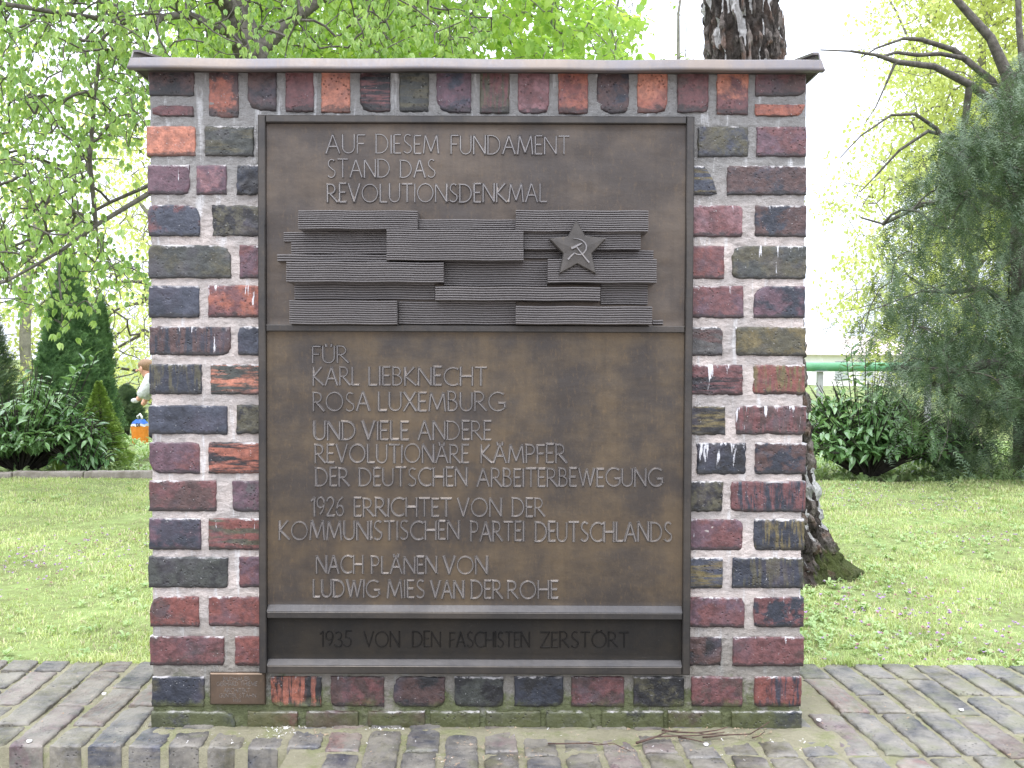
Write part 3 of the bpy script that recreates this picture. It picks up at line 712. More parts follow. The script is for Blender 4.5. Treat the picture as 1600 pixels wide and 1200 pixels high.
# bricks of the two short sides, behind the corner bricks
def side_rows():
    out = [(98, 150, 1), (165, 182, 1)] + [(a, b, (L[0][1] - L[0][0]) < 100) for (a, b), L in zip(rows_y, left)] + [(1057, 1104, 1), (1111, 1142, 0)]
    return out
pal = ['pur', 'mar', 'sla', 'nav', 'oli', 'grn', 'brn', 'red', 'blk', 'gry']
for s_ in (0, 1):
    for ri, (y0, y1, hdr) in enumerate(side_rows()):
        if s_ == 1 and 2 <= ri < 16: hdr = (right[ri - 2][-1][1] - right[ri - 2][-1][0]) < 100
        ztop, zbot = P(745, y0).z, P(745, y1).z
        yy = (0.247 if hdr else 0.124)
        while yy < TH - 0.03:
            L = min(0.235 if (hdr or yy > 0.2) else 0.112, TH - yy - 0.004)
            _bs[0] += 1
            me = brick_mesh('brick', L, ztop - zbot, 0.06, 2000 + _bs[0], 0.0008, 0.0018, 0.0012, 5, 4)
            o = link('brick', me, M['brick'], wall)
            if s_ == 0: o.location = (XL + 0.002, yy + L, zbot); o.rotation_euler = (0, 0, -math.pi / 2)
            else: o.location = (XR - 0.002, yy, zbot); o.rotation_euler = (0, 0, math.pi / 2)
            a, b = random.sample(pal, 2); brick_attrs(o, C[a], C[b], random.choice('pbvh'), 0.1); o['ht'] = float(ztop - zbot)
            yy += L + 0.012

# ---- sheet metal coping
def coping():
    OV = 0.045; yf = -0.042
    A = P(198, 107, yf); B = P(1289, 111, yf); xl, xr = A.x, B.x
    zb = (A.z + B.z) / 2 + .002; zt = P(745, 90.5, yf).z
    yb2 = TH + OV; ym = (yf + yb2) / 2
    rise = 0.045
    root = link('coping', None, None, wall)
    N = 60
    def nz(x, k): return 0.0008 * math.sin(x * 9 + k) + 0.0006 * math.sin(x * 23 + k * 2)
    # fascia: front sheet with a turned drip edge, slightly wavy
    V = []; xs = np.linspace(xl, xr, N)
    prof = [(0.018, zb - 0.0015), (0.001, zb - 0.002), (-0.0015, zb + 0.001), (0.0015, zb + 0.006), (0.004, zt - 0.003), (0.0065, zt), (0.03, zt + 0.003)]
    for x in xs:
        fx = (x - xl) / (xr - xl)
        for dy, z in prof:
            inset = 0.006 * (z - zb) / (zt - zb)
            xx = xl + inset + fx * (xr - xl - 2 * inset)
            V.append((xx, yf + dy + nz(x, 1), z + nz(x, 3)))
    k = len(prof); q = [(i * k + j, (i + 1) * k + j, (i + 1) * k + j + 1, i * k + j + 1) for i in range(N - 1) for j in range(k - 1)]
    link('fascia', mesh_np('fascia', V, [q], True), M['coping'], root)
    # roof sheet: front slope, ridge, back slope
    mb = MB()
    mb.prism([(yf + 0.02, zt + 0.001), (ym, zt + rise), (yb2, zt + 0.002), (yb2, zt - 0.004), (ym, zt + rise - 0.006), (yf + 0.02, zt - 0.005)], xl + 0.012, xr - 0.012)
    mb.build('top_sheet', M['coping'], root)
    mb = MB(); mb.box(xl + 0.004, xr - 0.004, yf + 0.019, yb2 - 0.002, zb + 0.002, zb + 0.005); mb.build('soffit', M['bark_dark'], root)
    mb = MB(); mb.box(xl + 0.003, xr - 0.003, yb2 - 0.002, yb2, zb, zt + 0.001); mb.build('rear_fascia', M['coping'], root)
    for sg, xe in ((1, xl), (-1, xr)):
        # end fascia with a raised, folded rim that follows the two slopes
        mb = MB(); u = 0.017
        xi = xe + sg * 0.007
        outer = [(yf + 0.004, zb + 0.001), (yf + 0.006, zt + 0.001), (yf + 0.016, zt + u), (ym, zt + rise + u), (yb2, zt + u), (yb2, zb)]
        a, b = sorted((xi, xi + sg * 0.003))
        mb.prism(outer, a, b)
        mb.build('end_fascia', M['coping'], root)
        mb = MB(); a, b = sorted((xi + sg * 0.0032, xi + sg * 0.016))
        mb.prism([(yf + 0.010, zt + u - 0.004), (yf + 0.010, zt + u + 0.001), (ym, zt + rise + u + 0.001), (yb2 - .003, zt + u + 0.001), (yb2 - .003, zt + u - 0.004), (ym, zt + rise + u - 0.004)], a, b)
        mb.build('rim', M['coping'], root)
coping()

# ------------------------------------------------------------------ the bronze plaque
YF = -0.027                              # front of the frame
YP = -0.011                              # surface of the two upper panels
YD = -0.007                               # surface of the lowest panel
plq = thing('bronze_plaque', 'large framed bronze plaque with raised German inscription, brick relief and star', 'plaque', (P(745, 1052).x, 0, P(745, 1052).z))
PO = plq.location.copy()
def pobj(name, me, mat, parent=None):
    """mesh given in world coordinates, hung under the plaque"""
    o = link(name, me, mat, parent or plq)
    if parent is None: o.location = -PO
    return o
def bevrect(mb, x0, x1, y0, y1, z0, z1, b=0.002):
    """rail: a bar with eased front arrises, butt jointed"""
    mb.add([(x0, y1, z0), (x1, y1, z0), (x1, y1, z1), (x0, y1, z1), (x0, y0 + b, z0), (x1, y0 + b, z0), (x1, y0 + b, z1), (x0, y0 + b, z1),
            (x0 + b, y0, z0 + b), (x1 - b, y0, z0 + b), (x1 - b, y0, z1 - b), (x0 + b, y0, z1 - b)],
           [(0, 1, 5, 4), (1, 2, 6, 5), (2, 3, 7, 6), (3, 0, 4, 7), (4, 5, 9, 8), (5, 6, 10, 9), (6, 7, 11, 10), (7, 4, 8, 11), (8, 9, 10, 11), (0, 3, 2, 1)])
fx = lambda px, py=600: P(px, py, YF).x
fz = lambda py: P(745, py, YF).z
xo0, xo1 = fx(403.5), fx(1082)
xi0, xi1 = fx(415), fx(1070)
z_top, z_ti = fz(180.5), fz(192)
z_sa, z_sb = fz(508), fz(519)
z_ma, z_mi, z_mb = fz(947), fz(957), fz(968)
z_ba, z_bi, z_bb = fz(1033), fz(1041), fz(1054)
mb = MB()
mb2 = MB()
bevrect(mb, xo0, xi0, YF, 0.02, z_bb, z_top); bevrect(mb, xi1, xo1, YF, 0.02, z_bb, z_top)
for a, b in ((z_ti, z_top), (z_sb, z_sa), (z_mb, z_mi), (z_bb, z_bi)): bevrect(mb, xi0 + 0.0005, xi1 - 0.0005, YF + 0.0006, 0.02, a, b)
fr = mb.mesh('frame')
pobj('frame', fr, M['bronze_frame'])
# sloping sills on the lower edges of the fields
mb = MB()
for zi, yp, hh in ((z_mi, YP, .0125), (z_bi, YD, .0105)):
    mb.prism([(YF + 0.0012, zi + 0.0003), (YF + 0.0135, zi + hh), (0.018, zi + hh + .001), (0.018, zi - 0.001)], xi0 + 0.001, xi1 - 0.001)
pobj('sill', mb.mesh('sill'), M['bronze_sill'])
def panel(name, x0, x1, z0, z1, y, mat, seed, amp=0.0006):
    xs = np.arange(x0, x1 + 0.005, 0.006); zs = np.arange(z0, z1 + 0.005, 0.006)
    X, Z = np.meshgrid(xs, zs); X = X.ravel(); Z = Z.ravel()
    n = fbm(np.stack([X * 9, Z * 12, 0 * X + seed], 1), seed, 3) * amp * 2
    ed = np.minimum(np.minimum(X - x0, x1 - X), np.minimum(Z - z0, z1 - Z)); n = n - np.clip(1 - ed / 0.012, 0, 1) * 0.002
    i = np.arange(len(X)).reshape(len(zs), len(xs))
    q = np.stack([i[:-1, :-1].ravel(), i[:-1, 1:].ravel(), i[1:, 1:].ravel(), i[1:, :-1].ravel()], 1)
    return pobj(name, mesh_np(name, np.stack([X, y + n, Z], 1), [q], True), mat)
e = 0.003
p_up = panel('upper_panel', xi0 - e, xi1 + e, z_sa - e, z_ti + e, YP, M['bronze_upper'], 81, 0.0012)
p_mid = panel('middle_panel', xi0 - e, xi1 + e, z_mi + .004, z_sb + e, YP, M['bronze'], 82)
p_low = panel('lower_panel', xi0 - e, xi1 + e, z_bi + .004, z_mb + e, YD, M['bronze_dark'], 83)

# ---- stroke lettering
def arc(cx, cy, rx, ry, a0, a1, n=12):
    return [(cx + rx * math.cos(math.radians(a0 + (a1 - a0) * i / n)), cy + ry * math.sin(math.radians(a0 + (a1 - a0) * i / n))) for i in range(n + 1)]
GL = {
 'A': (.74, [[(0, 0), (.36, 1)], [(.36, 1), (.74, 0)], [(.15, .36), (.58, .36)]]),
 'B': (.5, [[(0, 0), (0, 1)], [(-.02, 1)] + arc(.18, .77, .22, .23, 90, -90) + [(0, .54)], [(0, .54)] + arc(.2, .27, .28, .27, 90, -90) + [(-.02, 0)]]),
 'C': (.76, [arc(.5, .5, .5, .5, 58, 302, 20)]),
 'D': (.74, [[(0, 0), (0, 1)], [(-.04, 1)] + arc(.2, .5, .52, .5, 90, -90, 16) + [(-.04, 0)]]),
 'E': (.4, [[(0, 0), (0, 1)], [(0, 1), (.4, 1)], [(0, .52), (.34, .52)], [(0, 0), (.4, 0)]]),
 'F': (.4, [[(0, 0), (0, 1)], [(0, 1), (.42, 1)], [(0, .52), (.34, .52)]]),
 'G': (.86, [arc(.5, .5, .5, .5, 55, 325, 20), [(.56, .42), (.9, .42)], [(.88, .44), (.88, .16)]]),
 'H': (.66, [[(0, 0), (0, 1)], [(.66, 0), (.66, 1)], [(0, .5), (.66, .5)]]),
 'I': (.02, [[(.01, 0), (.01, 1)]]),
 'K': (.6, [[(0, 0), (0, 1)], [(.5, 1), (.03, .5)], [(.03, .5), (.62, 0)]]),
 'L': (.42, [[(0, 0), (0, 1)], [(0, 0), (.42, 0)]]),
 'M': (.9, [[(0, 0), (.1, 1)], [(.1, 1), (.45, .08)], [(.45, .08), (.8, 1)], [(.8, 1), (.9, 0)]]),
 'N': (.7, [[(0, 0), (0, 1)], [(0, 1), (.7, 0)], [(.7, 0), (.7, 1)]]),
 'O': (.98, [arc(.49, .5, .49, .5, 90, 450, 28)]),
 'P': (.5, [[(0, 0), (0, 1)], [(-.03, 1)] + arc(.2, .73, .28, .27, 90, -90) + [(.05, .46)]]),
 'R': (.6, [[(0, 0), (0, 1)], [(-.03, 1)] + arc(.2, .74, .27, .26, 90, -90) + [(.05, .48)], [(.16, .48), (.62, 0)]]),
 'S': (.5, [arc(.27, .755, .21, .245, 48, 205, 9) + [(.2, .54), (.33, .44)] + arc(.24, .24, .25, .24, 35, -140, 10)]),
 'T': (.62, [[(0, 1), (.62, 1)], [(.31, 1), (.31, 0)]]),
 'U': (.64, [[(0, 1), (0, .32)] + arc(.32, .32, .32, .32, 180, 360) + [(.64, 1)]]),
 'V': (.7, [[(0, 1), (.36, 0)], [(.36, 0), (.7, 1)]]),
 'W': (1.0, [[(0, 1), (.27, 0)], [(.27, 0), (.5, .95)], [(.5, .95), (.73, 0)], [(.73, 0), (1.0, 1)]]),
 'X': (.66, [[(0, 1), (.66, 0)], [(0, 0), (.62, 1)]]),
 'Z': (.6, [[(0, 1), (.6, 1)], [(.6, 1), (0, 0)], [(0, 0), (.62, 0)]]),
 '1': (.22, [[(0, .84), (.2, 1)], [(.2, 1), (.2, 0)]]),
 '2': (.5, [arc(.25, .74, .23, .26, 165, -30, 10) + [(.0, 0)], [(0, 0), (.52, 0)]]),
 '3': (.45, [arc(.18, .76, .22, .24, 140, -90, 10), arc(.18, .26, .26, .26, 90, -150, 10)]),
 '5': (.45, [[(.42, 1), (.1, 1), (.06, .58)] + arc(.16, .3, .27, .3, 100, -140, 12)]),
 '6': (.5, [[(.42, 1)] + arc(.55, .3, .53, .7, 125, 180, 6), arc(.25, .28, .24, .28, 0, 360, 18)]),
 '9': (.5, [arc(.25, .72, .24, .28, 0, 360, 18), arc(-.05, .7, .54, .7, 0, -58, 6)]),
 '8': (.46, [arc(.23, .76, .19, .23, 0, 360, 16), arc(.23, .27, .23, .27, 0, 360, 16)]),
}
UML = {'Ä': 'A', 'Ö': 'O', 'Ü': 'U'}
def glyph(ch):
    if ch in UML:
        w_, s_ = GL[UML[ch]]; c_ = w_ / 2 if ch != 'Ä' else .36; d = .16
        return w_, s_ + [[(c_ - d, 1.12), (c_ - d + .02, .98)], [(c_ + d, 1.12), (c_ + d - .02, .98)]]
    return GL[ch]
def stroke(mb, pts, y, hw, h, rnd):
    """ridge with a flat-iron cross-section and slightly flared ends; pts are (x, z)"""
    pts = [Vector((a, b)) for a, b in pts]; closed = (pts[0] - pts[-1]).length < 1e-6
    if closed: pts = pts[:-1]
    n = len(pts); rings = []
    for i, p in enumerate(pts):
        if closed: d0 = (p - pts[i - 1]).normalized(); d1 = (pts[(i + 1) % n] - p).normalized()
        else:
            d1 = (pts[min(i + 1, n - 1)] - pts[min(i, n - 2)]).normalized(); d0 = (pts[max(i, 1)] - pts[max(i - 1, 0)]).normalized()
        t = (d0 + d1); t = t.normalized() if t.length > 1e-5 else d1
        nn = Vector((-t.y, t.x)); k = 1 / max(0.6, math.sqrt(max(0.2, (1 + d0.dot(d1)) / 2)))
        fl = 1.25 if (not closed and i in (0, n - 1)) else 1.0
        wv = hw * k * fl
        rings.append([(p + nn * wv, y + 0.001), (p + nn * wv * 0.2, y - h), (p - nn * wv * 0.2, y - h), (p - nn * wv, y + 0.001)])
    if not closed:
        for i, s_ in ((0, -1), (n - 1, 1)):
            d = (pts[1] - pts[0] if i == 0 else pts[-1] - pts[-2]).normalized() * s_ * hw * 0.7
            rings[i] = [(rings[i][0][0] + d, rings[i][0][1]), (rings[i][1][0] + d * .3, rings[i][1][1]), (rings[i][2][0] + d * .3, rings[i][2][1]), (rings[i][3][0] + d, rings[i][3][1])]
    vs = [(q.x, yy, q.y) for r_ in rings for q, yy in r_]; fs = []
    m = n if closed else n - 1
    for i in range(m):
        j = (i + 1) % n
        for k in range(3): fs.append((i * 4 + k, i * 4 + k + 1, j * 4 + k + 1, j * 4 + k))
    if not closed: fs += [(0, 3, 2, 1), ((n - 1) * 4, (n - 1) * 4 + 1, (n - 1) * 4 + 2, (n - 1) * 4 + 3)]
    mb.add(vs, fs)
def words(mb, items, y, hw, h, track=0.17):
    """items: (word, x0, x1, ytop, ybottom) in photograph pixels on the plane y"""
    rnd = random.Random(3)
    for wd, x0, x1, yt, ybm in items:
        gl = [glyph(c) for c in wd]
        tot = sum(g[0] for g in gl) + track * (len(gl) - 1)
        a, b = P(x0, ybm, y), P(x1, ybm, y); top = P((x0 + x1) / 2, yt, y); bot = P((x0 + x1) / 2, ybm, y)
        H = top.z - bot.z; W = (b.x - a.x); sx = W / tot; cx_ = a.x
        for g in gl:
            jz = rnd.uniform(-.012, .012) * H; jh = rnd.uniform(.98, 1.03)
            for s_ in g[1]:
                u = 0
                pts = []
                for (px_, pz_) in s_:
                    x = cx_ + px_ * sx; t = (x - a.x) / max(W, 1e-6)
                    pts.append((x, a.z + (b.z - a.z) * t + pz_ * H * jh + jz))
                stroke(mb, pts, y, hw * (1 + rnd.uniform(-.1, .1)), h, rnd)
            cx_ += (g[0] + track) * sx
def words_split(out_, item, y, hw, h, track=0.17):
    wd, x0, x1, yt, ybm = item; rnd = random.Random(hash_word(wd) + int(x0))
    gl = [glyph(c) for c in wd]; tot = sum(g[0] for g in gl) + track * (len(gl) - 1)
    a, b = P(x0, ybm, y), P(x1, ybm, y); top = P((x0 + x1) / 2, yt, y); bot = P((x0 + x1) / 2, ybm, y)
    H = top.z - bot.z; W = b.x - a.x; sx = W / tot; cx_ = a.x
    for g in gl:
        mb = MB(); jz = rnd.uniform(-.015, .015) * H; jh = rnd.uniform(.98, 1.04)
        for s_ in g[1]:
            pts = []
            for (px_, pz_) in s_:
                x = cx_ + px_ * sx; t = (x - a.x) / max(W, 1e-6)
                pts.append((x, a.z + (b.z - a.z) * t + pz_ * H * jh + jz))
            stroke(mb, pts, y, hw * (1 + rnd.uniform(-.12, .12)), h, rnd)
        cx_ += (g[0] + track) * sx; out_.append(mb)
def hash_word(w_): return sum(ord(c) * (i + 1) for i, c in enumerate(w_))
LINES_UP = [[('AUF', 510, 570, 211, 240), ('DIESEM', 588, 685, 211.5, 240), ('FUNDAMENT', 705, 889, 213, 241)],
            [('STAND', 512, 609, 250, 277.5), ('DAS', 626, 680, 250.5, 277.5)],
            [('REVOLUTIONSDENKMAL', 512, 854, 288, 316)]]
LINES_MID = [[('FÜR', 489, 544, 541, 567)], [('KARL', 490, 561, 574, 602), ('LIEBKNECHT', 577, 760, 574, 602)],
    [('ROSA', 490, 577, 613.5, 642), ('LUXEMBURG', 592, 788, 613.5, 642)],
    [('UND', 491, 555, 659, 687), ('VIELE', 566, 638, 659, 687), ('ANDERE', 654, 767, 659, 687)],
    [('REVOLUTIONÄRE', 493, 732, 695, 723), ('KÄMPFER', 752, 884, 695.5, 723)],
    [('DER', 494, 545, 732, 759), ('DEUTSCHEN', 562, 729, 732, 759.5), ('ARBEITERBEWEGUNG', 746, 1034, 733, 760)],
    [('1926', 487, 537, 778, 806), ('ERRICHTET', 554, 705, 779, 806.5), ('VON', 715, 783, 779, 807), ('DER', 801, 850, 779.5, 807)],
    [('KOMMUNISTISCHEN', 437, 717, 815, 843), ('PARTEI', 736, 818, 816, 845), ('DEUTSCHLANDS', 837, 1049, 817, 846)],
    [('NACH', 495, 567, 869, 895.5), ('PLÄNEN', 581, 682, 870, 896), ('VON', 693, 761, 870, 897)],
    [('LUDWIG', 490, 592, 907, 933), ('MIES', 606, 663, 907, 933.5), ('VAN', 673, 724, 908, 934), ('DER', 737, 784, 908, 935), ('ROHE', 794, 871, 908.5, 935)]]
LINES_LOW = [[('1935', 500, 549, 987, 1010), ('VON', 569, 624, 987, 1010), ('DEN', 645, 688, 987.5, 1010), ('FASCHISTEN', 703, 827, 988, 1010.5), ('ZERSTÖRT', 845, 982, 988, 1011)]]
def letters(lines, panel_ob, y, hw, h, mat):
    for L in lines:
        for (wd, x0, x1, yt, ybm) in L:
            mbs = []
            words_split(mbs, (wd, x0, x1, yt, ybm), y, hw, h)
            for mbx in mbs:
                o = link('letter', mbx.mesh('letter'), mat, panel_ob)      # the panel keeps world coordinates below the plaque
M['bronze_black'] = mat_bronze('bronze_black', (0.012, 0.011, 0.010, 1), (0.018, 0.015, 0.012, 1), 0.65, metal=0.6)
letters(LINES_UP, p_up, YP - 0.0004, 0.0029, 0.0038, M['bronze_letter'])
letters(LINES_MID, p_mid, YP - 0.0004, 0.0029, 0.0038, M['bronze_letter'])
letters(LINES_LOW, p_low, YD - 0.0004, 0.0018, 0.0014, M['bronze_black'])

# ---- the relief: staggered blocks of tiny courses
def relief_block(px0, px1, py0, py1, depth, label=None):
    y = YP - depth
    a = P(px0, (py0 + py1) / 2, y); b = P(px1, (py0 + py1) / 2, y); zt = P((px0 + px1) / 2, py0, y).z; zb = P((px0 + px1) / 2, py1, y).z
    n = max(2, round((py1 - py0) / 3.5)); hgt = (zt - zb) / n
    rr = random.Random(int(px0 * 7 + py0)); nx = max(3, int((b.x - a.x) / 0.012)); xs = np.linspace(a.x, b.x, nx)
    prof = [(YP + 0.004, zb)]
    for k in range(n):
        z0 = zb + k * hgt; g = hgt * 0.34; dz = rr.uniform(-.0005, .0005)
        prof += [(y + 0.0045, z0 + 0.0002), (y + dz, z0 + g), (y + dz, z0 + hgt - g * 0.9), (y + 0.0045, z0 + hgt - 0.0002)]
    prof += [(YP + 0.004, zt)]
    V = []; K = len(prof)
    for i, x in enumerate(xs):
        for j, (yy, zz) in enumerate(prof):
            V.append((x + (rr.uniform(-.0004, .0004) if i in (0, nx - 1) else 0), yy + (0.0003 * math.sin(x * 90 + px0) if 0 < j < K - 1 else 0), zz + 0.0005 * math.sin(x * 47 + px0) * (0 < j < K - 1)))
    q = [(i * K + j, (i + 1) * K + j, (i + 1) * K + j + 1, i * K + j + 1) for i in range(nx - 1) for j in range(K - 1)]
    me = bpy.data.meshes.new('relief_block')
    me.from_pydata(V, [], q + [tuple(range(K))[::-1], tuple((nx - 1) * K + j for j in range(K))]); me.update()
    return pobj('relief_block', me, M['relief'])
HI, MD, LO, VL = 0.056, 0.038, 0.010, 0.006
for bl in [(466, 652, 328, 358, HI), (654, 806, 342, 358.5, MD), (806, 1013, 328, 362, HI), (604, 818, 358.5, 407, HI + .006), (443, 604, 362, 378, LO), (455, 604, 378, 397, LO + .004),
           (433, 604, 397, 409, MD * .6), (447, 693, 409, 441, HI), (819, 1001, 362.5, 390, MD), (819, 1021, 390, 404, LO), (856, 1026, 404, 442, HI), (693, 855, 407.5, 447, LO),
           (460, 679, 442, 468, LO), (680, 938, 447.5, 470, HI - .006), (939, 1012, 444, 476, LO + .003), (452, 620, 469, 507, MD), (623, 806, 471, 507, LO), (806, 1019, 478, 507, HI), (1020, 1036, 499, 507, LO)]:
    relief_block(*bl)
# star with hammer and sickle, standing in front of the blocks
YS = YP - HI - 0.002
star_px = [(900, 344), (914, 369), (947, 373.5), (924.5, 397), (931, 429), (901.5, 413), (873, 429), (879.5, 397), (857.5, 374), (887, 370)]
mb = MB(); c0 = P(902, 391, YS); pts = [P(a, b, YS) for a, b in star_px]; n = len(pts)
rim = [(p.x, YS - 0.009, p.z) for p in pts]; rin = [(c0.x + (p.x - c0.x) * .93, YS - 0.0115, c0.z + (p.z - c0.z) * .93) for p in pts]; bk = [(p.x, YS + 0.012, p.z) for p in pts]
mb.add(bk + rim + rin + [(c0.x, YS - 0.013, c0.z)], [(i, (i + 1) % n, n + (i + 1) % n, n + i) for i in range(n)] + [(n + i, n + (i + 1) % n, 2 * n + (i + 1) % n, 2 * n + i) for i in range(n)]
       + [(2 * n + i, 2 * n + (i + 1) % n, 3 * n) for i in range(n)] + [tuple(range(n))])
M['star'] = mat_bronze('bronze_star', (0.075, 0.068, 0.062, 1), (0.11, 0.10, 0.09, 1), 0.40)
star = pobj('star', mb.mesh('star'), M['star'])
cz = lambda a, b: (lambda p: (p.x, p.z))(P(740 + a / 4.444, 300 + b / 4.444, YS - 0.012))
mb = MB()
def tapered(pts, w0, w1, y=YS - 0.0122, h=0.0035):
    pts = [Vector(cz(*p)) for p in pts]; n = len(pts); vs = []
    for i, p in enumerate(pts):
        d = (pts[min(i + 1, n - 1)] - pts[max(i - 1, 0)]).normalized(); nn = Vector((-d.y, d.x)); t = i / (n - 1); ww = w0[i] if isinstance(w0, list) else w0 + (w1 - w0) * t
        for k, dy in ((1, 0.0015), (.5, -h), (-.5, -h), (-1, 0.0015)): vs.append((p.x + nn.x * ww * k, y + dy, p.y + nn.y * ww * k))
    fs = [(i * 4 + k, i * 4 + k + 1, i * 4 + k + 5, i * 4 + k + 4) for i in range(n - 1) for k in range(3)] + [(0, 3, 2, 1), tuple((n - 1) * 4 + k for k in range(4))]
    mb.add(vs, fs)
tapered([(692, 324), (722, 326), (752, 336), (773, 354), (783, 376), (780, 402), (764, 424), (742, 436), (718, 434), (700, 424)], [.0006, .0013, .002, .0024, .0026, .0026, .0025, .0023, .002, .0018], 0)
tapered([(700, 424), (684, 438), (668, 454), (655, 470)], .0022, .003)
mb.build('sickle', M['bronze_letter'], star)
mb = MB(); tapered([(712, 380), (742, 418), (772, 456), (802, 492)], .0020, .0028, YS - 0.0135); mb.build('hammer_handle', M['bronze_letter'], star)
mb = MB(); tapered([(678, 394), (700, 384), (728, 369), (752, 358)], [.0036, .0040, .0036, .0016], 0, YS - 0.0145, .004); mb.build('hammer_head', M['bronze_letter'], star)

# ---- small plaque low on the left
sp = thing('small_plaque', 'small bronze credit plaque let into the wall below the left corner of the large one', 'plaque', (P(371, 1101).x, 0, P(371, 1101).z))
a, b = P(328, 1101, -0.008), P(414, 1052, -0.008)
M['bronze_small'] = mat_bronze('bronze_small', (0.10, 0.075, 0.055, 1), (0.16, 0.115, 0.085, 1), 0.4)
mb = MB(); bevrect(mb, a.x, b.x, -0.009, 0.03, a.z, b.z, 0.0025)
o = mb.build('plate', M['bronze_small'], sp); o.location = -sp.location
mb = MB()
words(mb, [('BILDHAUER', 349, 391, 1058, 1063.5)], -0.0088, 0.0009, 0.0010, 0.2)
words(mb, [('GERHARD', 339, 372, 1065.5, 1071.5), ('THIEME', 376, 402, 1065.5, 1071.5)], -0.0088, 0.0009, 0.0010, 0.2)
words(mb, [('ARCHITEKT', 350, 391, 1075.5, 1081.5)], -0.0088, 0.0009, 0.0010, 0.2)
words(mb, [('GÜNTER', 343, 369, 1084, 1089.5), ('STAHN', 374, 400, 1084, 1089.5)], -0.0088, 0.0009, 0.0010, 0.2)
words(mb, [('1983', 364, 376, 1092, 1096.5)], -0.0088, 0.0008, 0.0010, 0.25)
o = mb.build('inscription', M['bronze_letter'], sp); o.location = -sp.location

# ------------------------------------------------------------------ trees and shrubs
def frustums(A, B, ra, rb, n=5):
    """separate tapered tubes between the rows of A and B"""
    d = B - A; L = np.linalg.norm(d, axis=1, keepdims=True) + 1e-9; d = d / L
    up = np.where(np.abs(d[:, 2:3]) > 0.9, np.array([[1.0, 0, 0]]), np.array([[0, 0, 1.0]]))
    u = np.cross(d, up); u /= np.linalg.norm(u, axis=1, keepdims=True) + 1e-9; v = np.cross(d, u)
    t = np.arange(n) * 2 * math.pi / n; c = np.cos(t)[None, :, None]; s = np.sin(t)[None, :, None]
    ring = u[:, None] * c + v[:, None] * s
    ext = d * np.minimum(rb, L[:, 0] * .3)[:, None] * 0.4
    R0 = A[:, None] + ring * ra[:, None, None]; R1 = (B + ext)[:, None] + ring * rb[:, None, None]
    V = np.concatenate([R0, R1], 1).reshape(-1, 3); m = len(A); o = (np.arange(m) * 2 * n)[:, None]
    k = np.arange(n)[None]; k2 = (k + 1) % n
    q = np.stack([o + k, o + k2, o + n + k2, o + n + k], 2).reshape(-1, 4)
    return V, q
def grow(limbs, targets, seed, sag=0.05, wob=0.12, tip=0.0025, expo=2.3, seg=3):
    """limbs: list of polylines [(Vector, radius)...]; each target is joined to the nearest node"""
    r = np.random.default_rng(seed)
    pos = []; par = []; rad0 = []
    for li in limbs:
        prev = -1
        if len(pos):
            d = [np.linalg.norm(np.array(li[0][0]) - p) for p in pos]; j = int(np.argmin(d))
            prev = j
        for k in range(len(li)):
            p, rr = np.array(li[k][0]), li[k][1]
            if k > 0:
                p0, r0 = np.array(li[k - 1][0]), li[k - 1][1]; m = max(1, int(np.linalg.norm(p - p0) / 0.25))
                for t in range(1, m):
                    q = p0 + (p - p0) * t / m + r.normal(size=3) * 0.012
                    pos.append(q); par.append(prev); rad0.append(r0 + (rr - r0) * t / m); prev = len(pos) - 1
            pos.append(p); par.append(prev); rad0.append(rr); prev = len(pos) - 1
    nlimb = len(pos)
    T = np.asarray(targets); N = nlimb + len(T) * seg
    PP = np.zeros((N, 3)); PP[:nlimb] = pos; cnt = nlimb; par = list(par); tips = []
    base = PP[:nlimb]
    dl = np.array([np.min(np.linalg.norm(base - t, axis=1)) for t in T]) if len(T) else np.array([])
    order = np.argsort(dl)
    for ti in order:
        t = T[ti]; d = np.linalg.norm(PP[:cnt] - t, axis=1); j = int(np.argmin(d)); p0 = PP[j].copy(); L = d[j]; prev = j
        off = r.normal(size=3) * wob * L
        for k in range(1, seg + 1):
            f = k / seg; q = p0 + (t - p0) * f + off * math.sin(math.pi * f) * 0.7 + np.array([0, 0, sag * L * math.sin(math.pi * f)])
            PP[cnt] = q; par.append(prev); prev = cnt; cnt += 1
        tips.append(cnt - 1)
    par = np.array(par); acc = np.zeros(cnt)
    child = np.zeros(cnt, bool); child[par[par >= 0]] = True
    acc[~child] = tip ** expo
    for i in range(cnt - 1, -1, -1):
        if acc[i] == 0: acc[i] = tip ** expo
        if par[i] >= 0 and par[i] < i: acc[par[i]] += acc[i]
    rad = acc ** (1 / expo)
    rad[:nlimb] = np.maximum(np.array(rad0), np.minimum(rad[:nlimb], np.array(rad0)))
    cap = np.full(cnt, 1e9); cap[:nlimb] = np.array(rad0)
    for i in range(nlimb, cnt):
        cap[i] = min(cap[par[i]] * 0.8 if par[i] < nlimb else cap[par[i]], 1e9); rad[i] = min(rad[i], cap[i])
    e = np.where(par >= 0)[0]
    return PP[:cnt], par, rad, np.array(tips), e, nlimb
def wood(PP, par, rad, sel, n=6):
    A = PP[par[sel]]; B = PP[sel]; ra = np.minimum(rad[par[sel]], rad[sel] * 1.35); rb = rad[sel]
    return frustums(A, B, ra, rb, n)
def inpoly(px, py, poly):
    c = False; n = len(poly)
    for i in range(n):
        x1, y1 = poly[i]; x2, y2 = poly[i - 1]
        if (y1 > py) != (y2 > py) and px < (x2 - x1) * (py - y1) / (y2 - y1) + x1: c = not c
    return c
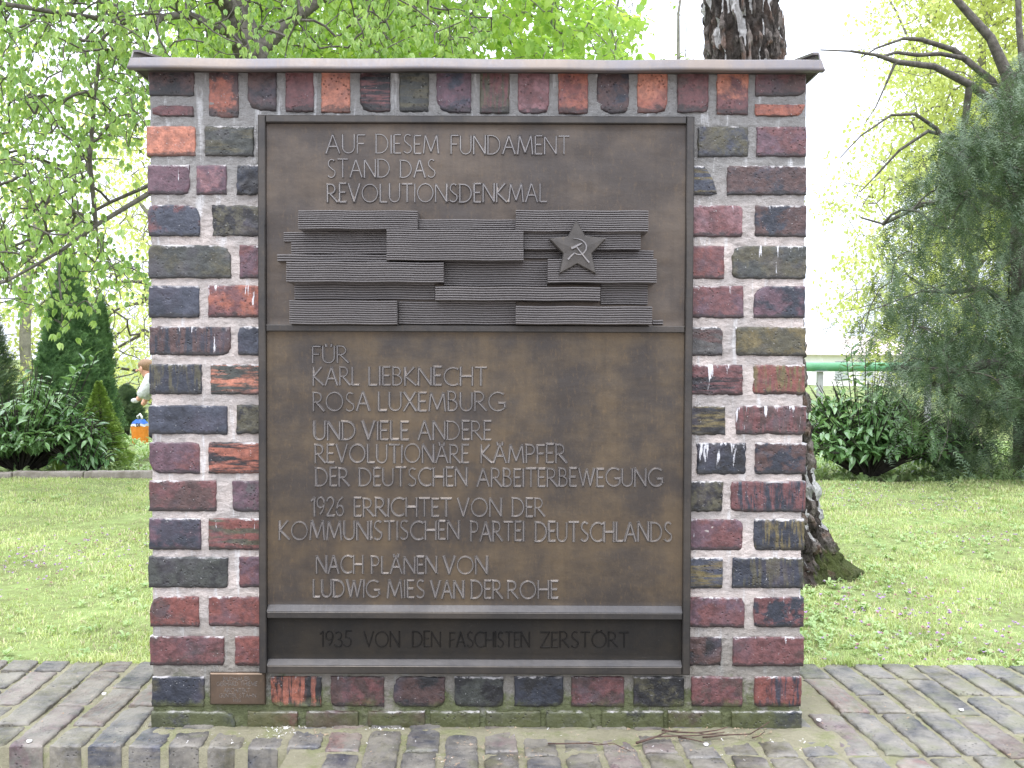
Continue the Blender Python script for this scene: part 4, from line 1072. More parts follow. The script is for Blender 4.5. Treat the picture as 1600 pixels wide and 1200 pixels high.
def cloud(poly, n, y0, y1, seed, dens=None, clump=0.0):
    """n points in the volume whose outline is this polygon of the photograph, between two depths"""
    r = random.Random(seed); xs_ = [p[0] for p in poly]; ys_ = [p[1] for p in poly]; out_ = []
    tries = 0
    while len(out_) < n and tries < n * 60:
        tries += 1
        a, b = r.uniform(min(xs_), max(xs_)), r.uniform(min(ys_), max(ys_))
        if not inpoly(a, b, poly): continue
        if dens and r.random() * 1.6 > dens(a, b): continue
        Y = r.uniform(y0, y1); p = P(a, b, Y)
        if clump:
            v = vnoise(np.array([[p.x * 1.3, p.y * 1.3, p.z * 1.3]]), seed)[0]
            if r.random() > 0.5 + clump * v: continue
        out_.append((p.x, p.y, p.z))
    return np.array(out_)

def leaflet(L, W, bend, fold, n=2):
    """one folded, hanging leaflet along +x"""
    V = [(0, 0, 0)]; 
    for k in range(1, n + 1):
        t = k / (n + 1); ww = W * math.sin(math.pi * (t ** 0.8)); x = L * t; z = -bend * L * t * t
        V += [(x, ww / 2, z + fold * ww), (x, 0, z), (x, -ww / 2, z + fold * ww)]
    V.append((L, 0, -bend * L))
    Q = []; T = []
    T += [(0, 1, 2), (0, 2, 3)]
    for k in range(n - 1):
        a = 1 + k * 3; Q += [(a, a + 3, a + 4, a + 1), (a + 1, a + 4, a + 5, a + 2)]
    a = 1 + (n - 1) * 3; e_ = len(V) - 1; T += [(a, e_, a + 1), (a + 1, e_, a + 2)]
    return np.array(V, float), Q, T
def compose(parts):
    V, Q, T = [], [], []; o = 0
    for v, q, t, m in parts:
        v = v @ np.array(m.to_3x3()).T + np.array(m.translation); V.append(v)
        Q += [tuple(i + o for i in f) for f in q]; T += [tuple(i + o for i in f) for f in t]; o += len(v)
    return np.concatenate(V), np.array(Q, int).reshape(-1, 4), np.array(T, int).reshape(-1, 3)
def palm_leaf(seed, L=0.075, k=5, droop=0.9):
    """horse chestnut leaf just opened: five hanging leaflets"""
    r = random.Random(seed); parts = []
    for i in range(k):
        a = (i - (k - 1) / 2) * 0.75 + r.uniform(-.15, .15); l = L * (1 - 0.12 * abs(i - (k - 1) / 2)) * r.uniform(.85, 1.1)
        v, q, t = leaflet(l, l * 0.52, 0.35 + r.uniform(-.1, .25), 0.22)
        m = Matrix.Rotation(a, 4, 'Z') @ Matrix.Rotation(droop + r.uniform(-.25, .25), 4, 'Y')
        parts.append((v, q, t, m))
    return compose(parts)
def sprig(seed, k=4, L=0.05, W=0.03, spread=0.08):
    r = random.Random(seed); parts = []
    for i in range(k):
        v, q, t = leaflet(L * r.uniform(.7, 1.1), W * r.uniform(.8, 1.1), r.uniform(.1, .5), 0.15)
        m = Matrix.Translation((r.uniform(-1, 1) * spread, r.uniform(-1, 1) * spread, r.uniform(-1, 1) * spread)) @ Euler((r.uniform(-.6, .6), r.uniform(0, 1.1), r.uniform(0, 6.28))).to_matrix().to_4x4()
        parts.append((v, q, t, m))
    return compose(parts)
def needle_spray(seed, L=0.16, k=13, nl=0.022, wd=0.0035, arch=0.35, side=4):
    """flat spray of needles on a few side shoots"""
    r = random.Random(seed); V = []; T = []
    def shoot(o, d, l, kk):
        d = d.normalized(); s = d.cross(Vector((0, 0, 1))); s = s.normalized() if s.length > .01 else Vector((1, 0, 0))
        p = o.copy(); pr_ = o.copy()
        for i in range(kk):
            t = i / kk; p = o + d * l * t + Vector((0, 0, -arch * l * t * t))
            for sg in (-1, 1):
                dirn = (s * sg * 1.0 + d * 0.6 + Vector((0, 0, r.uniform(-.35, .35)))).normalized() * nl * r.uniform(.75, 1.15) * (1.1 - .4 * t)
                n = len(V); w_ = d * wd * 0.5
                V.extend([tuple(p - w_), tuple(p + w_), tuple(p + dirn)]); T.append((n, n + 1, n + 2))
        return p
    shoot(Vector((0, 0, 0)), Vector((1, 0, 0)), L, k)
    for i in range(side):
        t = (i + 1) / (side + 1); sg = 1 if i % 2 else -1
        shoot(Vector((L * t, 0, -arch * L * t * t)), Vector((.8, sg * .8, -.1)), L * .55 * (1 - .4 * t), max(4, k // 2))
    return np.array(V), np.zeros((0, 4), int), np.array(T)
def leaves(tree, pts, protos, seed, mat, scale=(0.8, 1.3), nparts=0, name='leaf', stuff='foliage', pitch=(-.3, .5), yaw=None, roll=.5, zs=1.0):
    """scatter leaf prototypes; the ones that show largest become parts of their own"""
    r = np.random.default_rng(seed); n = len(pts)
    sc = scale[0] + (scale[1] - scale[0]) * r.random(n)
    mt4 = rot_mats(n, r, pts, sc, yaw=None if yaw is None else yaw + r.normal(size=n) * .5, pitch=pitch[0] + (pitch[1] - pitch[0]) * r.random(n), roll=(r.random(n) - .5) * 2 * roll)
    pick = r.integers(0, len(protos), n); solo = np.zeros(n, bool)
    if nparts:
        # in view and near
        v = (pts - np.array(CAM)) @ np.array(RC); u = v[:, 0] / -v[:, 2] * F + 800; w_ = 600 - v[:, 1] / -v[:, 2] * F
        vis = (u > -10) & (u < 1610) & (w_ > -10) & (w_ < 1200) & ~((u > 232) & (u < 1258) & (w_ > 85))
        size = np.where(vis, sc / -v[:, 2], 0); idx = np.argsort(-size)[:nparts]; idx = idx[size[idx] > 0]; solo[idx] = True
        meshes = [mesh_np(name, p[0], [f for f in (p[1], p[2]) if len(f)]) for p in protos]
        for me in meshes: me.materials.append(mat)
        tl = tree.location
        for i in idx:
            o = bpy.data.objects.new(name, meshes[pick[i]]); col.objects.link(o); o.parent = tree
            mm = Matrix([list(row) for row in mt4[i]]); o.matrix_basis = Matrix.Translation(-tl) @ mm
    V, fs = scatter(protos, mt4[~solo], pick[~solo])
    o = link(stuff, mesh_np(stuff, V, fs), mat, tree, -tree.location); o['kind'] = 'stuff'
    return o
def tree(name, label, cat, base, limbs, targets, seed, barkm, group=None, nmain=1, **kw):
    t = thing(name, label, cat, base, group)
    PP, par, rad, tips, e, nl = grow(limbs, targets, seed, **kw)
    main = e[e < nl]; tw = e[e >= nl]
    V, q = wood(PP, par, rad, main, 10); link('trunk', mesh_np('trunk', V, [q], True), barkm, t, -Vector(base))
    if len(tw):
        V, q = wood(PP, par, rad, tw, 4); o = link('twigs', mesh_np('twigs', V, [q], True), barkm, t, -Vector(base)); o['kind'] = 'stuff'
    return t, PP, par, rad, tips, nl

M['chest'] = mat_leaf('chestnut_leaf', (0.24, 0.40, 0.15, 1), (0.47, 0.60, 0.23, 1), 0.5, 0.45, 0.35)
M['lime'] = mat_leaf('lime_leaf', (0.26, 0.44, 0.11, 1), (0.48, 0.62, 0.18, 1), 0.55, 0.5, 0.3)
M['spring'] = mat_leaf('spring_leaf', (0.46, 0.52, 0.20, 1), (0.66, 0.70, 0.34, 1), 0.5, 0.6, 0.2)
M['yew'] = mat_leaf('yew_needles', (0.03, 0.065, 0.03, 1), (0.19, 0.26, 0.15, 1), 0.15, 0.45, 0.4, 7)
M['cyp'] = mat_leaf('cypress_foliage', (0.04, 0.10, 0.04, 1), (0.26, 0.42, 0.20, 1), 0.2, 0.6, 0.2, 9)
M['dwarf'] = mat_leaf('dwarf_conifer_foliage', (0.16, 0.26, 0.06, 1), (0.46, 0.60, 0.16, 1), 0.2, 0.6, 0.2, 22)
M['laurel'] = mat_leaf('laurel_leaf', (0.11, 0.23, 0.09, 1), (0.28, 0.44, 0.18, 1), 0.22, 0.22, 0.9)
gz = lambda x, y: float(ground_h(np.array([x]), np.array([y]))[0])

# --- horse chestnut whose boughs hang in from the upper left
YT = 4.2
tb = P(440, 720, YT); tb = Vector((tb.x, YT, gz(tb.x, YT) - .05))
def PL(lst): return [(P(a, b, Y), r_) for a, b, Y, r_ in lst]
limbs = [[(tb, .17), (P(420, 300, YT), .135), (P(398, 100, YT), .11), (P(372, 30, YT), .095), (P(345, -60, YT), .085), (P(330, -400, YT + .3), .06)],
    PL([(410, 120, YT, .06), (350, 48, YT - .2, .035), (290, 22, YT - .4, .026), (200, 35, YT - .8, .018), (90, 20, YT - 1.2, .012), (-150, -20, YT - 1.5, .012)]),
    PL([(410, 200, YT, .05), (330, 235, YT - .3, .025), (233, 302, YT - .6, .015), (150, 352, YT - .9, .012), (95, 392, YT - 1.1, .009), (10, 440, YT - 1.4, .007), (-120, 470, YT - 1.6, .006)]),
    PL([(405, 180, YT, .04), (320, 230, YT + .2, .02), (232, 290, YT + .2, .013), (120, 345, YT + .1, .009), (20, 385, YT, .009)]),
    PL([(398, 90, YT, .055), (440, 45, YT + .1, .042), (500, 0, YT + .2, .035), (600, -60, YT + .3, .028), (760, -160, YT + .3, .015)]),
    PL([(372, 30, YT, .06), (300, -60, YT - .4, .045), (180, -120, YT - .9, .03), (0, -200, YT - 1.3, .02), (-250, -260, YT - 1.6, .01)]),
    PL([(345, -60, YT, .05), (430, -200, YT - .3, .035), (600, -330, YT - .5, .02)]),
    PL([(150, 352, YT - .9, .012), (140, 250, YT - 1.0, .012), (148, 150, YT - 1.0, .010), (160, 60, YT - 1.1, .008)]),
    PL([(95, 392, YT - 1.1, .009), (92, 430, YT - 1.2, .006), (97, 480, YT - 1.25, .004), (97, 506, YT - 1.25, .003)])]
polyA = [(-500, -500), (700, -500), (800, -100), (760, 85), (500, 92), (330, 100), (235, 110), (228, 250), (150, 315), (235, 395), (230, 460), (190, 470), (120, 480), (60, 470), (0, 480), (-500, 560)]
def densA(a, b):
    d = 1.0
    if ((a - 188) / 58) ** 2 + ((b - 300) / 85) ** 2 < 1: d *= 0.07
    if b > 400: d *= 0.55
    if a > 240: d *= 0.75
    if b < -20 or a < -20: d *= 0.5
    if 170 < a < 240 and 320 < b < 400: d *= 0.35
    return d
tg = cloud(polyA, 3200, 2.4, YT + 1.6, 101, densA)
tg = np.concatenate([tg, np.array([tuple(P(a, b, YT - 1.25 + random.uniform(-.1, .1))) for a, b in [(97, 512), (85, 500), (112, 498), (78, 485), (120, 480), (150, 488), (135, 470), (60, 480), (70, 470)]])])
cht, PP, par, rad, tips, nl = tree('horse_chestnut', 'tall chestnut with dark boughs and fresh drooping green leaves at upper left', 'tree', tb, limbs, tg, 11, M['bark'], sag=.06, tip=.0027)
r = np.random.default_rng(12)
lp = np.concatenate([PP[tips] + r.normal(size=(len(tips), 3)) * .02, PP[tips - 1] + r.normal(size=(len(tips), 3)) * .035, PP[tips] + r.normal(size=(len(tips), 3)) * .05, PP[tips - 1] + r.normal(size=(len(tips), 3)) * .07,
                    PP[tips[::2] - 2] + r.normal(size=(len(tips[::2]), 3)) * .05, PP[tips] + r.normal(size=(len(tips), 3)) * .08])
leaves(cht, lp, [palm_leaf(s, 0.068, 5 if s % 3 else 4, .75 + .12 * (s % 4)) for s in range(8)], 13, M['chest'], (.32, .78), 300, 'leaf')

# --- pale forked lime behind the middle of the wall
YB = 7.0
tb = P(575, 700, YB); tb = Vector((tb.x, YB, gz(tb.x, YB) - .05))
limbs = [[(tb, .20), (P(575, 200, YB), .16), (P(578, 75, YB), .13), (P(562, 40, YB), .085), (P(540, -20, YB), .06), (P(500, -300, YB), .04)],
    PL([(580, 72, YB, .09), (598, 40, YB, .07), (630, 30, YB, .05), (700, 15, YB - .2, .03), (830, -40, YB - .5, .015)]),
    PL([(575, 120, YB, .05), (650, 90, YB, .035), (740, 55, YB, .03), (800, 60, YB - .2, .022), (860, 75, YB - .3, .012)]),
    PL([(540, -20, YB, .05), (640, -150, YB, .04), (800, -250, YB, .02)]), PL([(740, 40, YB + .4, .025), (820, 20, YB, .02), (870, 40, YB - .2, .012)])]
polyB = [(330, -500), (1000, -450), (960, -120), (990, -40), (985, 20), (1000, 92), (960, 150), (260, 180), (250, 40)]
def densB(a, b): return (1.0 if a < 700 else 0.95 if a < 860 else 0.75) * (0.5 if b < -20 else 1)
tg = cloud(polyB, 1700, YB - 2.2, YB + 1.8, 202, densB)
lmt, PP, par, rad, tips, nl = tree('lime_tree', 'pale forked tree with light green leaves rising behind the middle of the coping', 'tree', tb, limbs, tg, 21, M['bark_pale'], sag=.05, tip=.003)
r = np.random.default_rng(22)
lp = np.concatenate([PP[tips] + r.normal(size=(len(tips), 3)) * .03, PP[tips - 1] + r.normal(size=(len(tips), 3)) * .06, PP[tips] + r.normal(size=(len(tips), 3)) * .09])
leaves(lmt, lp, [sprig(s, 5, .085, .055, .07) for s in range(6)], 23, M['lime'], (.7, 1.2), 0)

# --- slender young trees against the white sky, right of the middle
for (pxb, pts, lb, seed) in [(955, [(950, 300), (955, 60), (962, 20), (978, -60)], 'thin young tree with a few leaves behind the coping, left of the birch', 31),
                             (1062, [(1062, 300), (1060, 90), (1060, 20), (1066, -80)], 'very thin pale sapling behind the coping, nearest the birch', 32)]:
    Y = 8.0; b0 = P(pxb, 680, Y); b0 = Vector((b0.x, Y, gz(b0.x, Y) - .03))
    limbs = [[(b0, .035)] + [(P(a, b, Y), .022 - .004 * k) for k, (a, b) in enumerate(pts)]]
    cx_ = pts[1][0]
    tg = cloud([(cx_ - 60, -200), (cx_ + 60, -200), (cx_ + 45, 100), (cx_ - 45, 100)], 60 if seed == 31 else 30, Y - .6, Y + .6, seed)
    st, PP, par, rad, tips, nl = tree('young_tree', lb, 'tree', b0, limbs, tg, seed, M['bark_pale'], tip=.003)
    leaves(st, PP[tips[::2]], [sprig(s, 4, .08, .05, .06) for s in range(3)], seed + 5, M['lime'], (.6, 1.1))

# --- birch: fissured trunk leaning a little, root flare at the right foot of the wall
def birch():
    YK = 1.95
    g0 = G(1222, 893, LAWN_Z); YK = g0.y
    ctr = [(1222, 900), (1216, 840), (1207, 760), (1200, 680), (1192, 560), (1182, 380), (1172, 200), (1160, 40), (1150, -150), (1140, -500)]
    base = P(1222, 893, YK); base.z = LAWN_Z
    zs_, xs_ = [], []
    for a, b in ctr: p = P(a, b, YK); zs_.append(p.z); xs_.append(p.x)
    zs_ = np.array(zs_); xs_ = np.array(xs_)
    nz, na = 420, 200; z = np.linspace(-0.06, zs_[-1], nz); z = np.concatenate([np.linspace(-0.06, .6, 190), np.linspace(.605, 2.3, 300), np.linspace(2.33, zs_[-1], 20)]); nz = len(z)
    cxn = np.interp(z, zs_, xs_); rad = 0.150 - 0.006 * z
    A = np.linspace(0, 2 * math.pi, na, endpoint=False)
    Z, AA = np.meshgrid(z, A, indexing='ij'); R = np.repeat(rad[:, None], na, 1)
    lob = np.clip(np.cos(AA - 0.15), 0, 1) ** 3 * 1.25 + np.clip(np.cos(AA - 2.2), 0, 1) ** 6 * .7 + np.clip(np.cos(AA + 1.7), 0, 1) ** 5 * .8 + np.clip(np.cos(AA + 2.9), 0, 1) ** 5 * .8
    R = R + (0.03 + 0.09 * lob) * np.exp(-np.clip(Z + .02, 0, None) / 0.09) + 0.025 * lob * np.exp(-np.clip(Z, 0, None) / 0.22)
    p3 = np.stack([np.cos(AA).ravel() * 2.4, np.sin(AA).ravel() * 2.4, Z.ravel() * 5.5], 1)
    n1 = fbm(p3 * np.array([4.2, 4.2, 1.7]), 91, 3); n2 = fbm(p3 * np.array([12, 12, 5]), 95, 2)
    ridge = 1 - np.abs(n1) * 2.6; ridge = np.clip(ridge, -1, 1)
    plate = np.clip((0.35 - ridge) * 2.2, 0, 1)               # 1 on the bark plates, 0 in the fissures
    wn = fbm(p3 * np.array([3.4, 3.4, 1.25]) + 7.7, 99, 2)
    white = np.clip(0.5 + wn * 2.6 - 0.40, 0, 1); white = np.where(plate > .25, white, white * .6)
    Zr = Z.ravel()
    disp = plate * 0.020 + n2 * 0.010 - np.clip((white - .5) * 6, 0, 1) * 0.008
    R = R + disp.reshape(R.shape) * (1 + 0.6 * np.exp(-np.clip(Z, 0, None) / .4))
    wq = np.stack([(R * np.cos(AA)).ravel(), (R * np.sin(AA)).ravel(), Zr], 1)
    R = R + ((np.abs(fbm(wq * 16, 131, 3)) - .25) * 0.05 + fbm(wq * 45, 135, 2) * .008).reshape(R.shape) * np.exp(-np.clip(Z, 0, None) / .5)
    X = np.repeat(cxn[:, None], na, 1) + R * np.cos(AA); Y = YK + R * np.sin(AA)
    V = np.stack([X.ravel(), Y.ravel(), Zr], 1)
    i = np.arange(nz * na).reshape(nz, na); j = np.roll(i, -1, 1)
    q = np.stack([i[:-1].ravel(), j[:-1].ravel(), j[1:].ravel(), i[1:].ravel()], 1)
    moss = np.clip(.85 - Zr * 4, 0, 1) * np.clip(.55 + np.cos(AA.ravel() - .3) * .6 + n2 * .6, 0, 1)
    cols = np.stack([plate, white * np.clip(.6 + Zr * .5, .0, 1) ** .3, moss], 1)
    t = thing('birch_tree', 'birch with black fissured bark and white peeling patches, mossy root beside the wall', 'tree', (xs_[0], YK, LAWN_Z))
    link('trunk', mesh_np('trunk', V, [q], True, cols), M['birch'], t, -Vector((xs_[0], YK, LAWN_Z)))
    # hanging crown high above the picture
    top = Vector((xs_[-1], YK, zs_[-1])); limbs = [[(top - Vector((0, 0, .2)), .12), (top + Vector((-.1, .2, 1.5)), .09), (top + Vector((0, .3, 3.2)), .05)]]
    tg = np.array([(top.x + random.gauss(0, 1.1), YK + .3 + random.gauss(0, 1.0), top.z + random.uniform(1.3, 4)) for _ in range(160)])
    PP, par, rad, tips, e, nl = grow(limbs, tg, 5, tip=.004)
    V, q = wood(PP, par, rad, e, 5); o = link('branches', mesh_np('branches', V, [q], True), M['bark_dark'], t, -Vector((xs_[0], YK, LAWN_Z)))
    leaves(t, np.concatenate([PP[tips], PP[tips - 1]]), [sprig(s, 6, .04, .03, .1) for s in range(3)], 7, M['lime'])
birch()

# --- yew at the right edge: grey arching limbs over hanging dark needles
YY = 5.6
tb = P(1612, 735, YY); tb = Vector((tb.x, YY, gz(tb.x, YY) - .05))
limbs = [[(tb, .13), (P(1602, 560, YY), .11), (P(1600, 380, YY), .10), (P(1596, 200, YY), .085), (P(1575, 120, YY), .05), (P(1548, 60, YY), .036), (P(1495, 0, YY), .028), (P(1440, -60, YY), .02)],
    PL([(1598, 230, YY, .05), (1560, 165, YY - .1, .036), (1515, 132, YY - .3, .030), (1460, 104, YY - .4, .024), (1402, 97, YY - .5, .019), (1370, 86, YY - .5, .014), (1330, 80, YY - .6, .009), (1282, 78, YY - .6, .005)]),
    PL([(1590, 190, YY, .035), (1552, 128, YY + .1, .025), (1510, 92, YY + .1, .02), (1470, 84, YY, .016), (1434, 86, YY, .016), (1400, 82, YY, .012), (1372, 90, YY, .009)]),
    PL([(1552, 128, YY + .1, .03), (1490, 78, YY + .1, .022), (1440, 62, YY, .018), (1412, 60, YY, .013), (1370, 75, YY, .008), (1345, 90, YY, .005)]),
    PL([(1500, 250, YY - .2, .02), (1462, 200, YY - .3, .016), (1430, 178, YY - .4, .013), (1392, 180, YY - .4, .009), (1345, 212, YY - .5, .006), (1313, 246, YY - .5, .004)]),
    PL([(1510, 220, YY, .018), (1450, 205, YY - .2, .013), (1405, 235, YY - .3, .010), (1368, 275, YY - .3, .007), (1344, 300, YY - .3, .004)]),
    PL([(1600, 330, YY, .045), (1520, 300, YY - .3, .03), (1440, 320, YY - .5, .02), (1380, 350, YY - .6, .012), (1345, 340, YY - .6, .006)]),
    PL([(1602, 500, YY, .04), (1540, 450, YY - .4, .02), (1440, 455, YY - .7, .010), (1360, 485, YY - .8, .004)]),
    PL([(1602, 560, YY, .05), (1500, 580, YY - .4, .03), (1400, 575, YY - .7, .018)]),
    PL([(1602, 640, YY, .05), (1520, 630, YY - .4, .03), (1460, 600, YY - .6, .018)]),
    PL([(1398, 100, YY - .5, .012), (1385, 130, YY - .5, .008), (1368, 168, YY - .5, .005), (1350, 195, YY - .5, .003)]),
    PL([(1600, 120, YY + .2, .03), (1592, 40, YY + .2, .024), (1596, -60, YY + .2, .02)])]
polyY = [(1600, 90), (1570, 120), (1530, 170), (1480, 215), (1430, 260), (1400, 320), (1360, 400), (1330, 470), (1305, 500), (1350, 560), (1370, 640), (1420, 690), (1450, 728), (2100, 735), (2100, 60)]
def densY(a, b): return (0.45 if a < 1400 else 0.65 if a < 1470 else 1.0 if b > 330 else 1.6) * (0.4 if a > 1680 else 1)
tg = cloud(polyY, 1900, YY - 1.5, YY + 1.4, 303, densY, clump=.65)
yew, PP, par, rad, tips, nl = tree('yew_tree', 'large dark green yew with bare arching grey limbs at the right edge', 'tree', tb, limbs, tg, 33, M['bark'], sag=.08, tip=.002)
r = np.random.default_rng(34)
mid_ = np.concatenate([PP[tips], PP[tips - 1], PP[tips - 2], (PP[tips] + PP[tips - 1]) / 2])
lp = np.concatenate([mid_ + r.normal(size=mid_.shape) * .05, mid_ + r.normal(size=mid_.shape) * .09])
leaves(yew, lp, [needle_spray(s, .14, 9, .026, .0056, .5, 4) for s in range(6)], 35, M['yew'], (.7, 1.3), 0, pitch=(.1, 1.2), roll=.6)
# sparse needles along the thin outer twigs
tg2 = cloud([(1280, 70), (1420, 70), (1420, 110), (1340, 120), (1280, 110)], 24, YY - .7, YY - .3, 41)

# --- fresh yellow-green trees far behind, left and right
def far_tree(label, pxb, Y, poly, n, seed, limbs_px, group='spring trees in the distance', mat='spring', bark='bark_pale', dy=2.5, lsz=.09, sc=1.0, dens=None, extra=3):
    b0 = P(pxb, 640, Y); b0 = Vector((b0.x, Y, gz(b0.x, Y) - .1))
    limbs = [[(b0, .12 * sc)] + [(P(a, b, Y), (.10 - .018 * k) * sc) for k, (a, b) in enumerate(limbs_px[0])]]
    for l in limbs_px[1:]: limbs.append([(P(a, b, Y + random.uniform(-.6, .6)), (.035 - .006 * k) * sc) for k, (a, b) in enumerate(l)])
    tg = cloud(poly, n, Y - dy, Y + dy, seed, dens, clump=.6)
    t, PP, par, rad, tips, nl = tree('spring_tree', label, 'tree', b0, limbs, tg, seed, M[bark], group, tip=.006, wob=.2)
    r = np.random.default_rng(seed + 1)
    lp = np.concatenate([PP[tips] + r.normal(size=(len(tips), 3)) * .18 for _ in range(extra)] + [PP[tips - 1] + r.normal(size=(len(tips), 3)) * .2 for _ in range(extra)])
    leaves(t, lp, [sprig(s, 6, lsz, lsz * .7, .16) for s in range(4)], seed + 2, M[mat], (.6, 1.2))
    return t
far_tree('hazy yellow-green spring tree behind the cypress at far left', 40, 17, [(-300, 250), (110, 300), (130, 420), (90, 560), (60, 640), (-300, 640)], 420, 501, [[(40, 500), (45, 420), (60, 330)], [(42, 480), (10, 430), (-40, 380)], [(45, 440), (80, 390), (110, 350)]], extra=2)
far_tree('yellow-green spring tree with bare lower twigs just left of the wall', 260, 15, [(120, 470), (170, 400), (235, 400), (420, 350), (420, 650), (150, 650), (160, 560)], 420, 502, [[(262, 560), (268, 450), (280, 330)], [(262, 540), (225, 520), (180, 545), (150, 575)], [(264, 500), (230, 470), (190, 480), (160, 500)], [(264, 560), (220, 580), (185, 575)], [(262, 470), (225, 440), (190, 440)]], bark='bark', extra=1)
def dR(a, b):
    return min(1, max(0.04, (a - 1290 - max(0, 420 - b) * .12) / 180))
far_tree('tall yellow-green spring tree filling the sky behind the yew', 1520, 16, [(1290, 140), (1380, -40), (1420, -300), (1900, -300), (1900, 640), (1420, 600), (1310, 580), (1280, 520)], 2200, 503,
         [[(1520, 400), (1530, 200), (1540, 0), (1560, -200)], [(1525, 260), (1470, 160), (1420, 60), (1390, 0)], [(1522, 330), (1460, 280), (1420, 240)], [(1520, 400), (1450, 370), (1410, 350)], [(1530, 150), (1600, 50), (1650, -50)], [(1521, 450), (1440, 470), (1370, 460)]], dens=dR, extra=4)
far_tree('lower spring tree in the gap to the right of the yew trunk', 1690, 19, [(1500, 200), (1900, 100), (1950, 640), (1450, 640)], 420, 504, [[(1690, 450), (1695, 300), (1700, 150)], [(1692, 400), (1620, 330), (1560, 300)]], extra=2)
far_tree('bright spring tree hidden mostly behind the plaque wall', 620, 22, [(420, 150), (900, 150), (950, 600), (400, 600)], 260, 505, [[(620, 480), (625, 350), (630, 220)], [(622, 400), (520, 330), (480, 280)], [(624, 350), (720, 290), (780, 260)]], extra=2)

for k_, (wx, wy, lb) in enumerate([(-13, 17, 'spring tree standing beyond the left side of the park'), (-21, 26, 'farthest spring tree on the left'), (15, 24, 'spring tree beyond the yew on the right'), (24, 20, 'farthest spring tree on the right'), (-8, 24, 'spring tree far behind the chestnut')]):
    b0 = Vector((wx, wy, gz(wx, wy) - .1)); rr_ = random.Random(900 + k_)
    limbs = [[(b0, .22), (b0 + Vector((.1, 0, 2.5)), .17), (b0 + Vector((-.1, .1, 5)), .11), (b0 + Vector((.2, 0, 8)), .05)], [(b0 + Vector((0, 0, 3)), .09), (b0 + Vector((-2, .5, 5.5)), .05)], [(b0 + Vector((0, 0, 3.4)), .09), (b0 + Vector((2, -.5, 6)), .05)]]
    tg = np.array([(wx + rr_.gauss(0, 1.9), wy + rr_.gauss(0, 1.7), b0.z + 5.6 + rr_.gauss(0, 1.9)) for _ in range(420)])
    t_, PP, par, rad, tips, nl = tree('spring_tree', lb, 'tree', b0, limbs, tg, 910 + k_, M['bark_pale'], 'spring trees in the distance', tip=.008, wob=.2)
    r = np.random.default_rng(920 + k_); lp = np.concatenate([PP[tips] + r.normal(size=(len(tips), 3)) * .3 for _ in range(4)])
    leaves(t_, lp, [sprig(s_, 6, .12, .09, .2) for s_ in range(3)], 930 + k_, M['spring'], (.7, 1.3))

# --- columnar cypress, dwarf conifer, dusky yews at the left
def conifer(name, label, pxc, pyt, pyb, halfw, Y, n, seed, mat, spray, upright=True, trunk=.05, shape=.6, group=None, lsc=(.7, 1.2)):
    b0 = P(pxc, pyb, Y); b0 = Vector((b0.x, Y, gz(b0.x, Y))); top = P(pxc, pyt, Y).z; H = top - b0.z; hw = halfw / F * (Y + 2.2)
    t = thing(name, label, 'tree' if H > 1.5 else 'shrub', b0, group); r = np.random.default_rng(seed)
    mb = MB(); mb.tube([(0, 0, -.05), (0.02, 0, H * .5), (0, 0, H * .93)], [trunk, trunk * .6, .005], 8); mb.build('trunk', M['bark_dark'], t, True)
    u = r.random(n) ** .75; a = r.random(n) * 2 * math.pi
    prof = np.sin(np.clip(u * (1 - .12) + .10, 0, 1) * math.pi) ** shape
    prof = np.clip(1 - u, 0, 1) ** .62 * (0.78 + .22 * np.clip(u * 5, 0, 1)) if upright else (1.02 - u) ** shape
    lob = 1 + (.5 if upright else .3) * vnoise(np.stack([np.cos(a) * 2.2, np.sin(a) * 2.2, u * H * 1.6], 1), seed)
    rr = hw * prof * lob * (0.55 + .45 * r.random(n) ** .5)
    pts = np.stack([np.cos(a) * rr, np.sin(a) * rr, u * H * .97 + .02], 1)
    pr_ = [needle_spray(s, *spray) for s in range(4)]
    pt = (-1.25 + .5 * r.random(n)) if upright else (-.5 + .5 * r.random(n))
    mt4 = rot_mats(n, r, pts, (lsc[0] + (lsc[1] - lsc[0]) * r.random(n)) * (1.15 - .75 * u), yaw=a + r.normal(size=n) * .35, pitch=pt, roll=(r.random(n) - .5) * 1.6)
    V, fs = scatter(pr_, mt4, r.integers(0, 4, n)); o = link('foliage', mesh_np('foliage', V, fs), mat, t); o['kind'] = 'stuff'
    return t
conifer('cypress_tree', 'tall dark green columnar cypress behind the laurel at left', 108, 392, 690, 50, 6.4, 5200, 601, M['cyp'], (.14, 8, .030, .012, -.1, 4), True, .06, .35)
conifer('cypress_tree', 'slimmer dark cypress close on the right of the columnar one', 158, 468, 690, 24, 6.9, 1700, 602, M['cyp'], (.14, 8, .030, .012, -.1, 4), True, .05, .4)
conifer('dwarf_conifer', 'small pointed light green conifer between the laurel and the person', 155, 596, 702, 44, 5.6, 5200, 603, M['dwarf'], (.045, 7, .010, .005, .1, 3), False, .02, 1.0)
conifer('yew_bush', 'dusky grey-green bush at the left edge of the picture', -30, 455, 690, 50, 8.2, 2800, 604, M['yew'], (.16, 9, .026, .010, .2, 4), True, .06, .4)
conifer('yew_bush', 'low bluish green bush behind the orange bag', 198, 606, 690, 24, 10.9, 2400, 605, M['yew'], (.14, 9, .024, .010, .2, 4), True, .04, .5)

